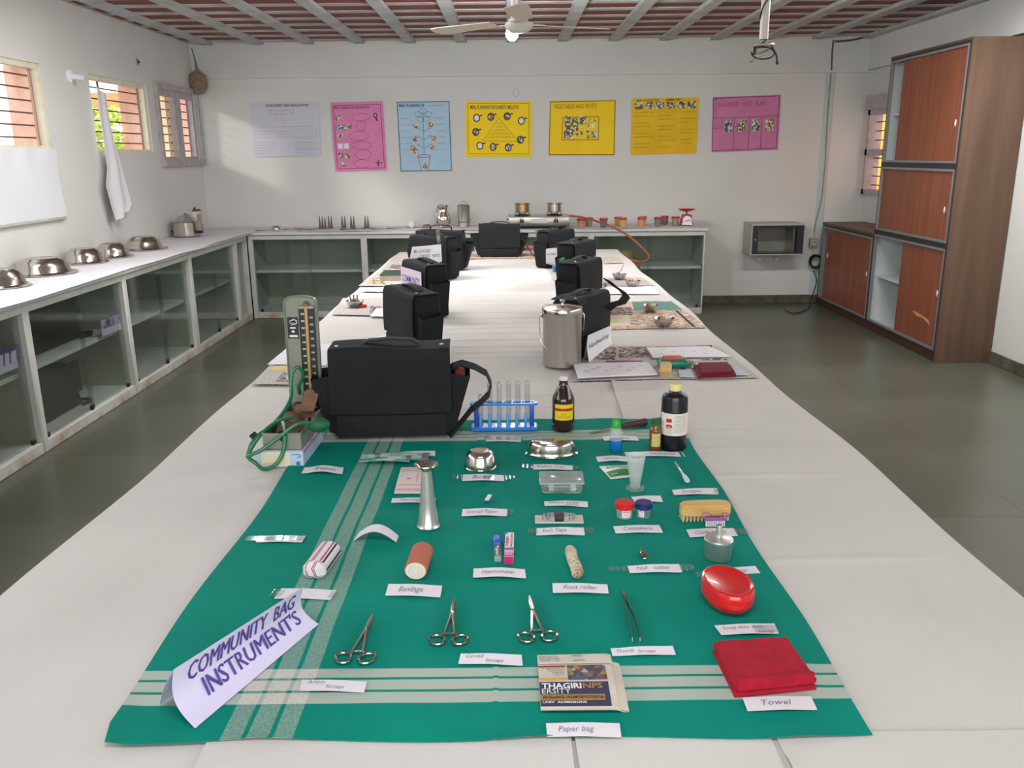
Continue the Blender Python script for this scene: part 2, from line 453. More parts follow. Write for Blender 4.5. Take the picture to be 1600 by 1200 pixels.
def shrub(name, label, loc, rx, ry, rz, n, seed):
    rnd = random.Random(seed); t = thing(name, label, 'shrub', loc)
    L = MB()
    for k in range(n):
        while True:
            p = Vector((rnd.uniform(-1, 1), rnd.uniform(-1, 1), rnd.uniform(-1, 1)))
            if .3 < p.length < 1: break
        c = Vector((p.x*rx, p.y*ry, rz*1.3+p.z*rz)); a = Vector((rnd.uniform(-1, 1), rnd.uniform(-1, 1), rnd.uniform(-1, .4))).normalized()
        b = a.cross(Vector((rnd.uniform(-1, 1), rnd.uniform(-1, 1), rnd.uniform(-1, 1)))).normalized(); l = rnd.uniform(.07, .15)
        L.add([c, c+a*l*.5+b*l*.25, c+a*l, c+a*l*.5-b*l*.25], [(0, 1, 2, 3)])
    L.build('foliage', LEAF, t, kind='stuff')
    for k in range(5):
        a = k*1.26; MB().tube([(0, 0, 0), (math.cos(a)*.1, math.sin(a)*.1, rz*.7), (math.cos(a)*rx*.5, math.sin(a)*ry*.5, rz*1.4)], [.03, .022, .01], 6).build('stem', SHUT, t)
shrub('shrub', 'yellow-green leafy shrub seen through the middle left window', (-4.95, 10.9, -.05), .7, .9, 1.0, 2600, 3)
shrub('shrub', 'pale shrub glimpsed at the edge of the leftmost window', (-6.3, 9.6, -.05), .6, .8, .8, 700, 5)

# ------------------------------------------------------------------ glass-fronted cabinet bays
def shelf_mat():
    m = mat('cabinet_paint', (203, 205, 200), .5, col2=(190, 190, 180), scale=(7, 7, 7), lo=.5, hi=.8)
    nt = m.node_tree; b = nt.nodes['Principled BSDF']; src = b.inputs['Base Color'].links[0].from_socket
    tc = nt.nodes.new('ShaderNodeTexCoord'); sp = nt.nodes.new('ShaderNodeSeparateXYZ'); nt.links.new(tc.outputs['Object'], sp.inputs[0])
    mr = nt.nodes.new('ShaderNodeMapRange'); mr.inputs['From Min'].default_value = .075; mr.inputs['From Max'].default_value = .0
    nt.links.new(sp.outputs['Z'], mr.inputs['Value'])
    n = nt.nodes.new('ShaderNodeTexNoise'); n.inputs['Scale'].default_value = 9; n.inputs['Detail'].default_value = 6; nt.links.new(tc.outputs['Object'], n.inputs['Vector'])
    a = nt.nodes.new('ShaderNodeMath'); a.operation = 'MULTIPLY_ADD'; a.inputs[1].default_value = 3.2; a.inputs[2].default_value = -1.35; nt.links.new(n.outputs[0], a.inputs[0])
    c = nt.nodes.new('ShaderNodeMath'); c.operation = 'MULTIPLY'; c.use_clamp = True; nt.links.new(a.outputs[0], c.inputs[0]); nt.links.new(mr.outputs[0], c.inputs[1])
    mx = nt.nodes.new('ShaderNodeMix'); mx.data_type = 'RGBA'; nt.links.new(c.outputs[0], mx.inputs[0]); nt.links.new(src, mx.inputs[6]); mx.inputs[7].default_value = lin((160, 105, 52))
    nt.links.new(mx.outputs[2], b.inputs['Base Color'])
    return m
CABP = shelf_mat()
CABIN = mat('cabinet_inside', (176, 180, 170), .7, col2=(160, 166, 156), scale=(2, 2, 2))
SHELFP = mat('shelf_board', (205, 212, 208), .45)
def bay(label, w_, loc, rz, shelf=.43, depth=.53, H=.80, doors=True, shelf_on=True):
    t = thing('glass_cabinet', label, 'cabinet', loc, rz, 'glass-fronted cabinet bays under the counters')
    f = MB(); pw = .045
    f.rbox(0, pw, 0, .05, 0, H, .003, 1).rbox(w_-pw*.3, w_, 0, .05, 0, H, .003, 1)
    f.rbox(pw, w_-pw*.3, .001, .049, H-.045, H, .003, 1).rbox(pw, w_-pw*.3, .001, .049, 0, .062, .003, 1)
    f.build('front_frame', CABP, t)
    g = MB(); g.box(pw*.3, w_-pw*.3, depth-.01, depth, .02, H-.002).box(.002, .014, .05, depth, .02, H-.002).box(w_-.012, w_-.002, .05, depth, .02, H-.002)
    g.build('carcass', CABIN, t)
    MB().box(.014, w_-.012, .05, depth-.01, .03, .062).build('bottom_board', SHELFP, t)
    if shelf_on: MB().box(.014, w_-.012, .075, depth-.01, shelf-.013, shelf+.013).build('shelf', SHELFP, t)
    if doors:
        mid = w_*.52
        for k, (a, b, y) in enumerate(((pw, mid+.02, .020), (mid-.02, w_-pw*.3, .030))):
            d = MB().box(a, b, y, y+.004, .064, H-.046).build('glass_door', PANE, t)
            for cx in (a+.035, b-.035):
                MB().rbox(cx-.012, cx+.012, y-.008, y+.010, .062, .088, .003, 1).build('door_clip', BLACK, d)
    return t
LY = [2.03, 3.18, 4.335, 5.50, 6.68, 7.83]
names = ['nearest white glass-fronted cabinet bay under the left counter, at the frame edge',
         'white glass-fronted bay at the left frame edge with a cut off paper sign',
         'white glass-fronted bay holding black bags and a community bag sign',
         'white glass-fronted bay with rusty rail, under the third upturned bowl from the corner',
         'white glass-fronted bay with a bare shelf, last wide bay of the left counter']
for k in range(5):
    bay(names[k], LY[k+1]-LY[k], (-2.5, LY[k], 0), R(90), shelf=.43)
bay('narrow white glass-fronted bay in the corner of the two counters', .34, (-2.5, 7.83, 0), R(90), doors=False, shelf_on=False)
BX = [-2.50, -1.415, -.335, .745, 1.845]
names = ['white glass-fronted bay of the back counter beside the corner, nothing inside',
         'white glass-fronted bay of the back counter behind the black bags on the left',
         'white glass-fronted bay of the back counter below the gas stove',
         'white glass-fronted bay at the right end of the back counter']
for k in range(4): bay(names[k], BX[k+1]-BX[k], (BX[k], 8.20, 0), 0, shelf=.445)
TOPM = mat('counter_top', (212, 212, 212), .4)
MB().rbox(XL+.005, -2.475, YF+.2, YB-.02, .80, .828, .003, 1).build('worktop', TOPM, label='long white worktop running along the left wall above the glass cabinets', cat='worktop')
MB().rbox(-2.474, 1.865, 8.178, YB-.02, .80, .828, .003, 1).build('worktop', TOPM, label='white worktop along the back wall carrying the stove and tools', cat='worktop')
LINER = mat('liner_paper', (222, 219, 224), .6)
def liner1(u, v):
    y = 1.2+v*7.55; x = -3.04+u*(.595+.012*math.sin(y*3.1)+.008*math.sin(y*7.7))
    return (x, y, .8315+.0012*math.sin(y*9)*u+.010*max(0, u-.86)*math.sin(y*5.3))
MB().sheet(liner1, 12, 110, .0012).build('shelf_paper', LINER, label='white paper lining the left worktop, its edge wavy', cat='paper lining')
def liner2(u, v):
    x = -2.44+u*4.27; y = 8.172+.008*math.sin(x*5)+(1-v)*.0+v*.575
    return (x, y, .8315+.001*math.sin(x*12)+.008*max(0, .12-v)*math.sin(x*7))
MB().sheet(liner2, 100, 10, .0012).build('shelf_paper', LINER, label='white paper lining the back worktop under the steel tools', cat='paper lining')

# ------------------------------------------------------------------ brown cabinets on the right
def wood(name, c1, c2, sx=30, sz=1.2):
    return mat(name, c1, .5, col2=c2, scale=(sx, sx, sz), detail=6, lo=.3, hi=.7)
DOORW = wood('red_wood', (146, 84, 58), (122, 66, 45))
SIDEW = wood('brown_laminate', (108, 82, 64), (86, 64, 50), 14, .9)
EDGEB = mat('black_edge', (42, 42, 44), .5)
EDGEG = mat('grey_channel', (150, 152, 152), .4, .5)
INW = mat('white_board', (196, 204, 204), .55)
XF = 3.113
def frame_x(mb, x0, x1, y0, y1, z0, z1, t):
    mb.box(x0, x1, y0, y0+t, z0, z1).box(x0, x1, y1-t, y1, z0, z1).box(x0, x1, y0+t, y1-t, z0, z0+t).box(x0, x1, y0+t, y1-t, z1-t, z1); return mb
def cab_unit(root, y0, y1, z0, z1, doors, shelf=None, open_side=True):
    frame_x(MB(), 0, .02, y0, y1, z0, z1, .020).build('black_edging', EDGEB, root)
    frame_x(MB(), -.004, .02, y0+.020, y1-.020, z0+.020, z1-.020, .016).build('door_channel', EDGEG, root)
    b = MB(); b.box(.02, .40, y0, y0+.016, z0, z1).box(.02, .40, y1-.016, y1, z0, z1).box(.02, .40, y0+.016, y1-.016, z0, z0+.016).box(.02, .40, y0+.016, y1-.016, z1-.016, z1)
    b.box(.392, .408, y0+.016, y1-.016, z0+.016, z1-.016); b.build('carcass', INW, root)
    if shelf: MB().box(.05, .392, y0+.016, y1-.016, shelf-.008, shelf+.008).build('shelf', INW, root)
    for (a, b_, x, hy, hz) in doors:
        d = MB().rbox(x, x+.010, a, b_, z0+.036, z1-.036, .0015, 1).build('sliding_door', DOORW, root)
        for (hy_, hz_) in zip(hy, hz):
            MB().lathe([(.010, 0), (.012, .003), (.009, .006)], 12, TR(x, hy_, hz_, 0, 0, R(-90)), sx=2.2, sy=.8).build('finger_pull', mat('white_plastic', (225, 222, 215), .4), d)
tall = thing('tall_cabinet', 'tall brown cupboard of three stacked units with red-brown sliding doors', 'cabinet', (XF, 0, 0))
YA, YM, YE = 6.15, 7.41, 8.64
MB().box(.0, .405, YA-.018, YA, 0, 2.235).build('side_panel', SIDEW, tall)
MB().box(.02, .41, YM, YM+.012, .83, 2.235).build('side_panel', SIDEW, tall)
MB().box(.03, .05, YA, YM, 0, .065).box(.05, .40, YA, YM, 0, .02).build('plinth', wood('plinth_wood', (96, 62, 48), (74, 48, 40)), tall)
MB().box(0, .41, YA-.018, YM+.012, 2.235, 2.25).build('top_board', SIDEW, tall)
y = lambda px, py: atx(px, py, XF+.02).y
cab_unit(tall, YA, YM, .065, .85, [(YA+.02, y(1412, 385), .012, [YA+.08], [.5])], shelf=.47)
cab_unit(tall, YA, YM, .85, 1.405, [(YA+.07, YM-.03, .012, [YA+.12], [1.10])])
cab_unit(tall, YA, YM, 1.405, 2.235, [(YA+.022, y(1415, 95), .012, [YA+.11], [1.70])], shelf=1.80)
low = thing('low_cabinet', 'low brown cupboard with red-brown sliding doors beside the tall one', 'cabinet', (XF, 0, 0))
cab_unit(low, YM+.001, YE, .065, .815, [(YM+.03, YE-.10, .012, [YM+.10, YE-.16], [.47, .52])], shelf=.45)
MB().box(-.002, .41, YM+.013, YE+.01, .815, .835).build('top_board', SIDEW, low)
MB().box(.03, .05, YM+.001, YE, 0, .065).build('plinth', MATS['plinth_wood'], low)
sc_ = MB(); pts = [atx(a, b, XF+.0115) for a, b in [(1425, 486), (1433, 494), (1442, 497), (1452, 508), (1451, 500), (1440, 492), (1430, 486)]]
sc_.add([p-Vector((XF, 0, 0)) for p in pts], [tuple(range(7))]).build('chipped_patch', mat('bare_wood', (196, 140, 90), .8), tall)
MB().tube([(3.33, 6.22, 2.251), (3.33, 6.30, 2.262), (3.36, 6.42, 2.253)], .006, 6).build('cable_end', BLACK, label='short black cable end on top of the tall cupboard', cat='cable')
# ------------------------------------------------------------------ the long table and its cloths
TW = mat('table_wood', (150, 130, 110), .6)
for k, (y0, y1) in enumerate(((.45, 2.1), (2.1, 3.75), (3.75, 5.4), (5.4, 7.05))):
    t = thing('table', ['nearest of the four tables under the white cloth', 'second nearest table under the white cloth', 'third table from the front under the white cloth', 'farthest table under the white cloth by the back counter'][k], 'table', (0, y0, 0))
    MB().box(-.86, .86, .003, 1.647, .712, .738).build('tabletop', TW, t)
    for x in (-.8, .8):
        for y in (.08, 1.57): MB().box(x-.02, x+.02, y-.02, y+.02, 0, .712).build('leg', BLACK, t)
CLOTH = mat('white_cloth', (212, 209, 205), .85, col2=(206, 203, 199), scale=(3, 3, 3), bump=.25, bscale=420)
def edge(y, s):
    return (.905-.006*(y-1.4) if s > 0 else .927)+.006*math.sin(y*2.7+s*2)+.006*math.sin(y*6.1+s)
def crease(x, y):
    h = .0016*noise.noise(Vector((x*2.2, y*3.2, 1)))
    for (yc, a, xa, xb) in FOLDS:
        if xa < x < xb:
            q = (y-yc-.03*(x))/.013
            if abs(q) < 4: h += a*math.exp(-q*q)*min(1, (x-xa)*6, (xb-x)*6)
    return h
rf = random.Random(4)
FOLDS = [(y, rf.uniform(.0022, .0045), -.85+rf.uniform(0, .5), .9-rf.uniform(0, .3)) for y in (2.58, 2.72, 2.86, 3.02, 3.16, 3.27, 3.36, 3.47, 3.6, 3.74, 3.86, 3.97, 4.1, 4.25, 4.5, 4.62, 4.8, 5.0, 5.35, 5.8, 6.1, 6.5)]
FOLDS += [(y, .0028, .35, .88) for y in (1.5, 1.95, 2.15, 2.3)]
def cloth_pt(x, y, z0):
    return (x, y, z0+crease(x, y))
def big(u, v):
    y = .52+v*6.55; L = -edge(y, -1)
    if u < .08:
        q = 1-u/.08; return (L-.012*math.sin(q*1.57), y, .7500-.022*q-.15*max(0, q-.25)+crease(L, y)*(1-q))
    x = L+(u-.08)/.92*(.36+.03*y*.6-L); x = min(x, .338+.0285*(y-2.4)+.02) if False else x
    return cloth_pt(x, y, .7496)
MB().sheet(big, 40, 1000, .0012).build('tablecloth', CLOTH, label='large white cloth covering the left and middle of the long table', cat='tablecloth')
def side_(u, v):
    y = .52+v*6.60; xs = .338+.0285*(y-2.4)-.008; E_ = edge(y, 1)
    if u > .86:
        q = (u-.86)/.14; return (E_+.012*math.sin(q*1.57), y, .7522-.022*q-.15*max(0, q-.25)+crease(E_, y)*(1-q))
    x = xs+u/.86*(E_-xs)
    return cloth_pt(x, y, .7514+.0035*math.exp(-((x-xs)/.008)**2)*(1+.6*math.sin(y*23))*(1 if y > 2.46 else .25))
MB().sheet(side_, 24, 1000, .0012).build('tablecloth', CLOTH, label='white cloth strip along the right side, its seam behind the steel can', cat='tablecloth')
for lab, x0, x1, y1, lift in (('white sheet end folded under the green cloth, front left', -.42, .075, .992, .0015), ('white sheet end under the green cloth, lower middle', .08, .345, .988, .0022), ('white sheet with a lifted edge at the bottom right', .352, .92, .992, .006)):
    def fs(u, v, x0=x0, x1=x1, y1=y1, lift=lift):
        x = x0+u*(x1-x0)+.012*(1-v)*(1 if u < .5 else 0); y = .53+v*(y1+.012-.53)
        return (x, y, .7541+lift*math.exp(-(u*(x1-x0)/.012)**2)*(.35+.65*max(0, math.sin((y-.9)*22)))*(1 if v < .9 else 0))
    MB().sheet(fs, 40, 24, .001).build('tablecloth', CLOTH, label=lab, cat='tablecloth')

# green checked cloth
def green_mat():
    m = mat('green_cotton', (0, 140, 122), .85, col2=(0, 132, 116), spec=.15, scale=(5, 5, 5), bump=.3, bscale=900)
    nt = m.node_tree; b = nt.nodes['Principled BSDF']; src = b.inputs['Base Color'].links[0].from_socket
    tc = nt.nodes.new('ShaderNodeTexCoord'); sp = nt.nodes.new('ShaderNodeSeparateXYZ')
    nz = nt.nodes.new('ShaderNodeTexNoise'); nz.inputs['Scale'].default_value = 5
    nt.links.new(tc.outputs['Object'], nz.inputs['Vector'])
    nt.links.new(tc.outputs['Object'], sp.inputs[0])
    def M(op, a, b_=None, clamp=False):
        n = nt.nodes.new('ShaderNodeMath'); n.operation = op; n.use_clamp = clamp
        for i, q in enumerate((a, b_)):
            if q is None: continue
            if isinstance(q, (int, float)): n.inputs[i].default_value = q
            else: nt.links.new(q, n.inputs[i])
        return n.outputs[0]
    wob = M('MULTIPLY', M('SUBTRACT', nz.outputs[0], .5), .006)
    def bands(sock, L):
        tot = None
        for a, c in L:
            h = (c-a)/2
            d = M('ABSOLUTE', M('SUBTRACT', M('ADD', sock, wob), (a+c)/2))
            k = M('MULTIPLY', M('SUBTRACT', h+.0005, d), 1200, True)
            tot = k if tot is None else M('ADD', tot, k, True)
        return tot
    hx = bands(sp.outputs['Y'], [(1.137, 1.160), (1.106, 1.131), (1.074, 1.1), (2.302, 2.328), (2.272, 2.297), (2.242, 2.268)])
    vx = bands(sp.outputs['X'], [(-.402, -.374), (-.367, -.338), (-.331, -.304)])
    weave = nt.nodes.new('ShaderNodeTexNoise'); weave.inputs['Scale'].default_value = 420; nt.links.new(tc.outputs['Object'], weave.inputs['Vector'])
    wv = M('MULTIPLY', vx, M('ADD', M('MULTIPLY', weave.outputs[0], .75), -.10))
    a = M('ADD', M('MULTIPLY', hx, .62), wv, True)
    mx = nt.nodes.new('ShaderNodeMix'); mx.data_type = 'RGBA'; nt.links.new(a, mx.inputs[0]); nt.links.new(src, mx.inputs[6]); mx.inputs[7].default_value = lin((218, 214, 204))
    nt.links.new(mx.outputs[2], b.inputs['Base Color'])
    return m
def green(u, v):
    y = .993+v*1.437
    x0 = -.572+.006*math.sin(y*8)+.025*max(0, (v-.72)/.28); x1 = .487+.004*math.sin(y*11)
    x0 -= -.012*max(0, 1-v/.03)
    x = x0+u*(x1-x0)
    y += .004*math.sin(x*14)*(1-v)**4+.004*math.sin(x*31)*v**8
    z = .7562+.0010*noise.noise(Vector((x*4, y*4, 3)))
    e = min(x-x0, x1-x); z += .0028*math.exp(-((x1-x-.045)/.018)**2)*math.sin(min(1, v*3)*1.57)
    z += .0018*math.exp(-((x+.03)/.003)**2)
    z += .004*max(0, 1-v/.010)*max(0, math.sin(x*17+1.2))**3
    z += .005*math.exp(-((x-x0)/.02)**2)*max(0, 1-v/.09)
    if v > .86: z += .0035*math.sin((v-.86)*50)*math.sin(x*16)**2*(1 if x > -.1 else 0)
    return (x, y, z)
MB().sheet(green, 170, 230, .0008).build('green_cloth', green_mat(), label='green cotton cloth with pale checked stripes spread on the white table', cat='cloth')
GZ = .7575

# ------------------------------------------------------------------ black shoulder bags
def make_bag(name_label, loc, rz, W=.32, H=.25, D=.12, pocket=True, strap=None, wing=.0, handle='flat', scale=1, group='black community bags along the table'):
    t = thing('shoulder_bag', name_label, 'bag', loc, rz, group)
    b = MB(); b.rbox(-W/2, W/2, -D/2, D/2, 0, H-.004, .016, 3, taper=(1.0, .92))
    b.build('body', BAGM, t)
    f = MB()
    def flap(u, v):
        x = (-.5+u)*(W+.006)
        s_ = v*(D+H*.66)
        if s_ < D*.9: y = D/2*.9-s_; z = H+.002+.004*math.sin(u*6.28)
        else:
            q = s_-D*.9; k = min(1, q/.02)
            y = -D/2*.92-.010*k-.003*math.sin(u*7+q*20)*min(1, q*6)-.006*q/H; z = H-(q if q > .02 else q*q/.02*1.0)
        return (x, y, z)
    f.sheet(flap, 22, 40, .004, off=(0, .004, -.004)); f.build('flap', BAGM, t)
    MB().rbox(-W/2+.01, W/2-.01, -D/2-.008, -D/2+.012, H*.015, H*.27, .006, 2).build('front_pocket', BAGM, t)
    if pocket:
        for s in (-1, 1):
            p = MB(); x0 = s*W/2; g = .045+wing
            p.add([(x0*.97, -D*.42, .012), (x0*.97, D*.42, .012), (x0*.97, D*.42, H*.72), (x0*.97, -D*.42, H*.72),
                   (x0+s*.012, -D*.36, .014), (x0+s*.012, D*.36, .014), (x0+s*g, D*.38, H*.70), (x0+s*g, -D*.38, H*.66)],
                  [(0, 1, 2, 3), (4, 7, 6, 5), (0, 4, 5, 1), (1, 5, 6, 2), (3, 7, 4, 0), (2, 6, 7, 3)][:5])
            p.build('side_pocket', BAGM, t)
    if handle == 'arch':
        MB().strip([(-.075, 0, H), (-.072, 0, H+.022), (-.05, 0, H+.034), (0, 0, H+.038), (.05, 0, H+.034), (.072, 0, H+.022), (.075, 0, H)], (0, 1, 0), .022, .005).build('handle', STRAPM, t)
    else:
        MB().strip([(-.08, 0, H+.003), (-.06, 0, H+.014), (0, 0, H+.018), (.06, 0, H+.014), (.08, 0, H+.003)], (0, 1, 0), .028, .005).build('handle', STRAPM, t)
    for s in (-1, 1): MB().lathe([(.0, 0), (.006, .001), (.006, .004), (0, .006)], 10, TR(s*(W/2-.02), -D/2*.6, H+.004)).build('rivet', STEELM, t)
    if strap: MB().strip(strap, (0, 1, .0), .034, .004).build('strap', STRAPM, t)
    return t
def corner_loc(px, py, z, rz, W, D, side):
    p = atz(px, py, z); o = Matrix.Rotation(rz, 3, 'Z') @ Vector((side*W/2, -D/2, 0))
    return (p.x-o.x, p.y-o.y, .753)
p0 = (atz(520, 690)+atz(703, 684))/2
b1 = make_bag('large black cloth bag in front, with blood pressure set at its left', (p0.x, p0.y+.065, GZ+.001), R(3), W=.325, H=.252, D=.125, wing=.012)
TB = lambda pts: [b1.matrix_basis.inverted() @ p for p in pts]
bpy.context.view_layer.update()
yb = p0.y+.09
MB().strip(TB([aty(a, b, y) for a, b, y in [(700, 590, yb), (706, 572, yb), (722, 567, yb), (742, 573, yb), (760, 583, yb-.01), (767, 598, yb-.02), (764, 615, yb-.03), (752, 628, yb-.04), (736, 640, yb-.05), (722, 658, yb-.06), (708, 675, yb-.07), (700, 684, yb-.07)]]), (0, 1, .3), .032, .004).build('strap', STRAPM, b1)
MB().rbox(.175, .205, -.03, .03, .13, .178, .008, 2).build('red_lining', mat('maroon_cloth', (120, 18, 32), .8), b1, label='dark red cloth showing in the side pocket')
def cb(label, px, py, z, rz, side, W=.30, H=.26, D=.12, **k):
    return make_bag(label, corner_loc(px, py, z, R(rz), W, D, side), R(rz), W, H, D, **k)
cb('black bag right behind the large front bag, left row', 645, 463, 1.005, -61, 1, H=.254)
b3 = cb('black bag in the left row with a violet-lettered paper on its side', 665, 415, 1.01, -62, 1, H=.255)
cb('black bag in the left row behind the white sheet with blue writing', 697, 371, 1.02, -35, 1, H=.265)
cb('black bag with an arched handle, farthest in the left row', 722, 361, 1.02, -8, 1, W=.32, H=.265, D=.13, handle='arch', wing=.02)
b6 = cb('black bag behind the steel can, right row, its strap loop hanging out', 905, 471, .980, 62, -1, H=.228)
b7 = cb('black bag second in the right row, green label at its top', 905, 414, 1.01, 64, -1, H=.26)
b8 = cb('black bag third in the right row, with rivets on its top corners', 898, 384, 1.005, 62, -1, H=.26)
cb('black bag in the right row with an upright blue-lettered card', 858, 363, 1.0, 52, -1, H=.25)
p = (atz(750, 403)+atz(811, 402))/2
bag10 = make_bag('black bag standing alone at the far middle of the table', (p.x, p.y+.06, .757), R(1), W=.31, H=.245, D=.12, wing=.022)
MB().strip([aty(a, b, p.y)-Vector((p.x, p.y+.06, .757)) for a, b in [(812, 372), (818, 376), (824, 386), (832, 398), (838, 402)]], (0, 1, .2), .02, .004).build('strap', STRAPM, bag10)
bpy.context.view_layer.update()
inv = b6.matrix_basis.inverted(); yb = b6.location.y
MB().strip([inv @ aty(a, b, yb) for a, b in [(948, 437), (960, 447), (972, 455), (979, 463), (972, 472), (958, 476), (948, 483)]], (.2, 1, .3), .035, .004).build('strap', STRAPM, b6)
inv = b7.matrix_basis.inverted(); q = aty(878, 405, b7.location.y-.16)
MB().rbox(-.03, .03, -.003, .003, -.006, .006, .002, 1).build('green_tag', mat('green_tag', (20, 150, 60), .5), b7, inv @ q, label='small green label')

# ------------------------------------------------------------------ papers and folded signs
def tent(label, A, B, Rl, Rr, Cb, m_, lines, ink, name='folded_sign', group=None, bulge=.014, curl=0):
    """folded card: front panel from base line A-B up to ridge Rl-Rr, back panel down to Cb"""
    t = thing(name, label, 'sign', A)
    A, B, Rl, Rr, Cb = [Vector(q)-Vector(A) for q in (A, B, Rl, Rr, Cb)]
    nrm = (B-A).cross(Rl-A).normalized()
    if nrm.y > 0: nrm = -nrm
    def fr(u, v, o=0):
        p = A.lerp(B, u).lerp(Rl.lerp(Rr, u), v)
        return p+nrm*(bulge*(-math.sin(v*math.pi))+o)+Vector((0, 0, 0))
    MB().sheet(lambda u, v: fr(u, v), 10, 16, .0006, off=nrm*-.0006).build('front_panel', m_, t)
    D = Cb-A
    MB().sheet(lambda u, v: tuple((D+(B-A)*u).lerp(Rl.lerp(Rr, u), v)-nrm*(.001+bulge*.3*math.sin(v*math.pi))), 10, 10, .0006, off=nrm*.0005).build('back_panel', m_, t)
    if lines:
        mb = MB()
        for (s, u0, u1, v, size, sx, bold, shear) in lines:
            w_ = (B-A).length; h_ = (Rl-A).length
            for dx in (0, .0008, .0016) if size > .033 else (0, .0006):
                text(s, size, u0*w_+dx, v*h_, sx=sx, fit=-sx*w_ if sx < 0 else None, bold=bold, shear=shear, fn=lambda a, b: fr(a/w_, b/h_, .0006+dx*.05), mb=mb)
        mb.build('lettering', ink, t)
    return t
A = atz(305, 1138, GZ+.001); B = atz(498, 975, GZ+.001)
Rl = atz(272, 1046, .838); Rr = atz(474, 917, .838)
tent('large folded white sign reading COMMUNITY BAG INSTRUMENTS on the green cloth', A, B, Rl, Rr, atz(250, 1102, GZ+.001), mat('sign_paper', (214, 208, 236), .8),
     [('COMMUNITY  BAG', .10, 1, .64, .036, .80, 0, .14), ("INSTRUMENT'S", .17, 1, .24, .040, .84, 0, .12)], INKV, bulge=.02)
# handwashing tent behind the steel can
A = atz(921, 567, .755); B = atz(957, 537, .755)
s6 = tent('folded white sign lettered in blue beside the steel can', A, B, aty(919, 524, A.y+.01), aty(956, 508, B.y+.005), atz(913, 562, .755), PAPERW,
     [('Handwashing', .06, 1, .46, .030, -.84, 0, .2)], INKB, bulge=.006)
def card(label, px, Y, m_, lines, ink, name='paper_sign', lean=0, big=.3):
    """flat card from four pixel corners bl br tl tr, each at its own depth"""
    bl, br, tl, tr = [aty(a, b, y) if y else atz(a, b, .755) for (a, b), y in zip(px, Y)]
    t = thing(name, label, 'sign', bl); bl, br, tl, tr = [q-t.location for q in (bl, br, tl, tr)]
    n = (br-bl).cross(tl-bl).normalized()
    if n.y > 0: n = -n
    MB().sheet(lambda u, v: bl.lerp(br, u).lerp(tl.lerp(tr, u), v), 4, 4, .0006, off=-n*.0008).build('card', m_, t)
    w_, h_ = (br-bl).length, (tl-bl).length; mb = MB()
    for (s, x, yv, size, sx) in lines:
        text(s, min(size, big*h_), x*w_, yv*h_, sx=sx, bold=.0, most=(.95-x)*w_, fn=lambda a, b: bl.lerp(br, a/w_).lerp(tl.lerp(tr, a/w_), b/h_)+n*.0008, mb=mb)
    if lines: mb.build('lettering', ink, t)
    return t
bpy.context.view_layer.update(); M3 = b3.matrix_basis.copy()
q3 = [M3 @ Vector(p) for p in ((-.135, -.078, .03), (.135, -.078, .03), (-.135, -.078, .225), (.135, -.078, .225))]
t = thing('paper_sign', 'pinkish paper sign hung on the side of the second bag in the left row', 'sign', q3[0], b3.rotation_euler.z)
MB().box(0, .27, -.001, 0, 0, .195).build('card', mat('pinkish_paper', (226, 206, 222), .8), t)
text('COMMUNITY', .05, .02, .125, fit=.23, bold=.01, M=TR(0, -.0014, 0, 0, R(90))).build('lettering', INKV, t)
yy = atz(697, 371, 1.02).y-.10
card('white sheet with blue writing leaning before the third bag of the left row', [(634, 431), (692, 434), (644, 386), (689, 382)], [None, None, yy+.03, yy+.03], PAPERW, [('BLOOD', .10, .80, .06, .9), ('TEST SET', .30, .64, .045, 1)], INKB, big=.14)
yy = atz(858, 363, 1.02).y-.03
card('upright white card lettered in blue beside the far bag of the right row', [(853, 417), (871, 418), (853, 389), (870, 387)], [None, None, yy-.03, yy-.08], PAPERW, [('KNEE', .08, .66, .055, 1.3)], INKB, big=.2)
p = aty(723, 403, 5.35)
rl = thing('steel_ruler', 'thin steel ruler standing in front of a black bag of the left row', 'ruler', atz(691, 427, .756))
o_ = rl.location.copy(); e_ = aty(684, 359, 5.25)-o_; f_ = aty(689, 388, 5.15)-o_
MB().strip([Vector((0, 0, 0)), e_], (1, .2, 0), .022, .003).build('blade', STEELM, rl)

NEWS = column_mat('newsprint', (206, 202, 196), (158, 155, 153), 90, 600)
PHOTO = print_mat('printed_photos', [(60, 56, 60), (150, 130, 110), (200, 190, 180), (110, 60, 70), (90, 100, 110), (190, 150, 120), (40, 50, 60)], 75)
PHOTO2 = print_mat('printed_food', [(190, 60, 40), (225, 190, 90), (70, 110, 60), (230, 225, 215), (120, 70, 50), (170, 180, 150)], 60)
WARM = print_mat('printed_classifieds', [(214, 184, 156), (222, 196, 168), (158, 146, 142), (204, 164, 132), (226, 210, 190)], 50)
def flat(name, label, cat, corners, z, m_, blocks=(), lift=.002, group=None, th=.0012, extra=None):
    """sheet lying on the table; corners bl br tr tl as pixels; blocks are printed areas (u0,u1,v0,v1,material)"""
    c = [atz(a, b, z) for a, b in corners]; o = c[0]
    t = thing(name, label, cat, o, 0, group); c = [q-o for q in c]
    P_ = lambda u, v, h=0: c[0].lerp(c[1], u).lerp(c[3].lerp(c[2], u), v)+Vector((0, 0, h+lift*(.5+.5*math.sin(u*5+v*4))))
    MB().sheet(lambda u, v: P_(u, v, th), 8, 8, th).build('sheet', m_, t)
    for (u0, u1, v0, v1, mm) in blocks:
        MB().sheet(lambda u, v: P_(u0+u*(u1-u0), v0+v*(v1-v0), th+.0006), 6, 6, .0003).build('printed_block', mm, t)
    return t, P_
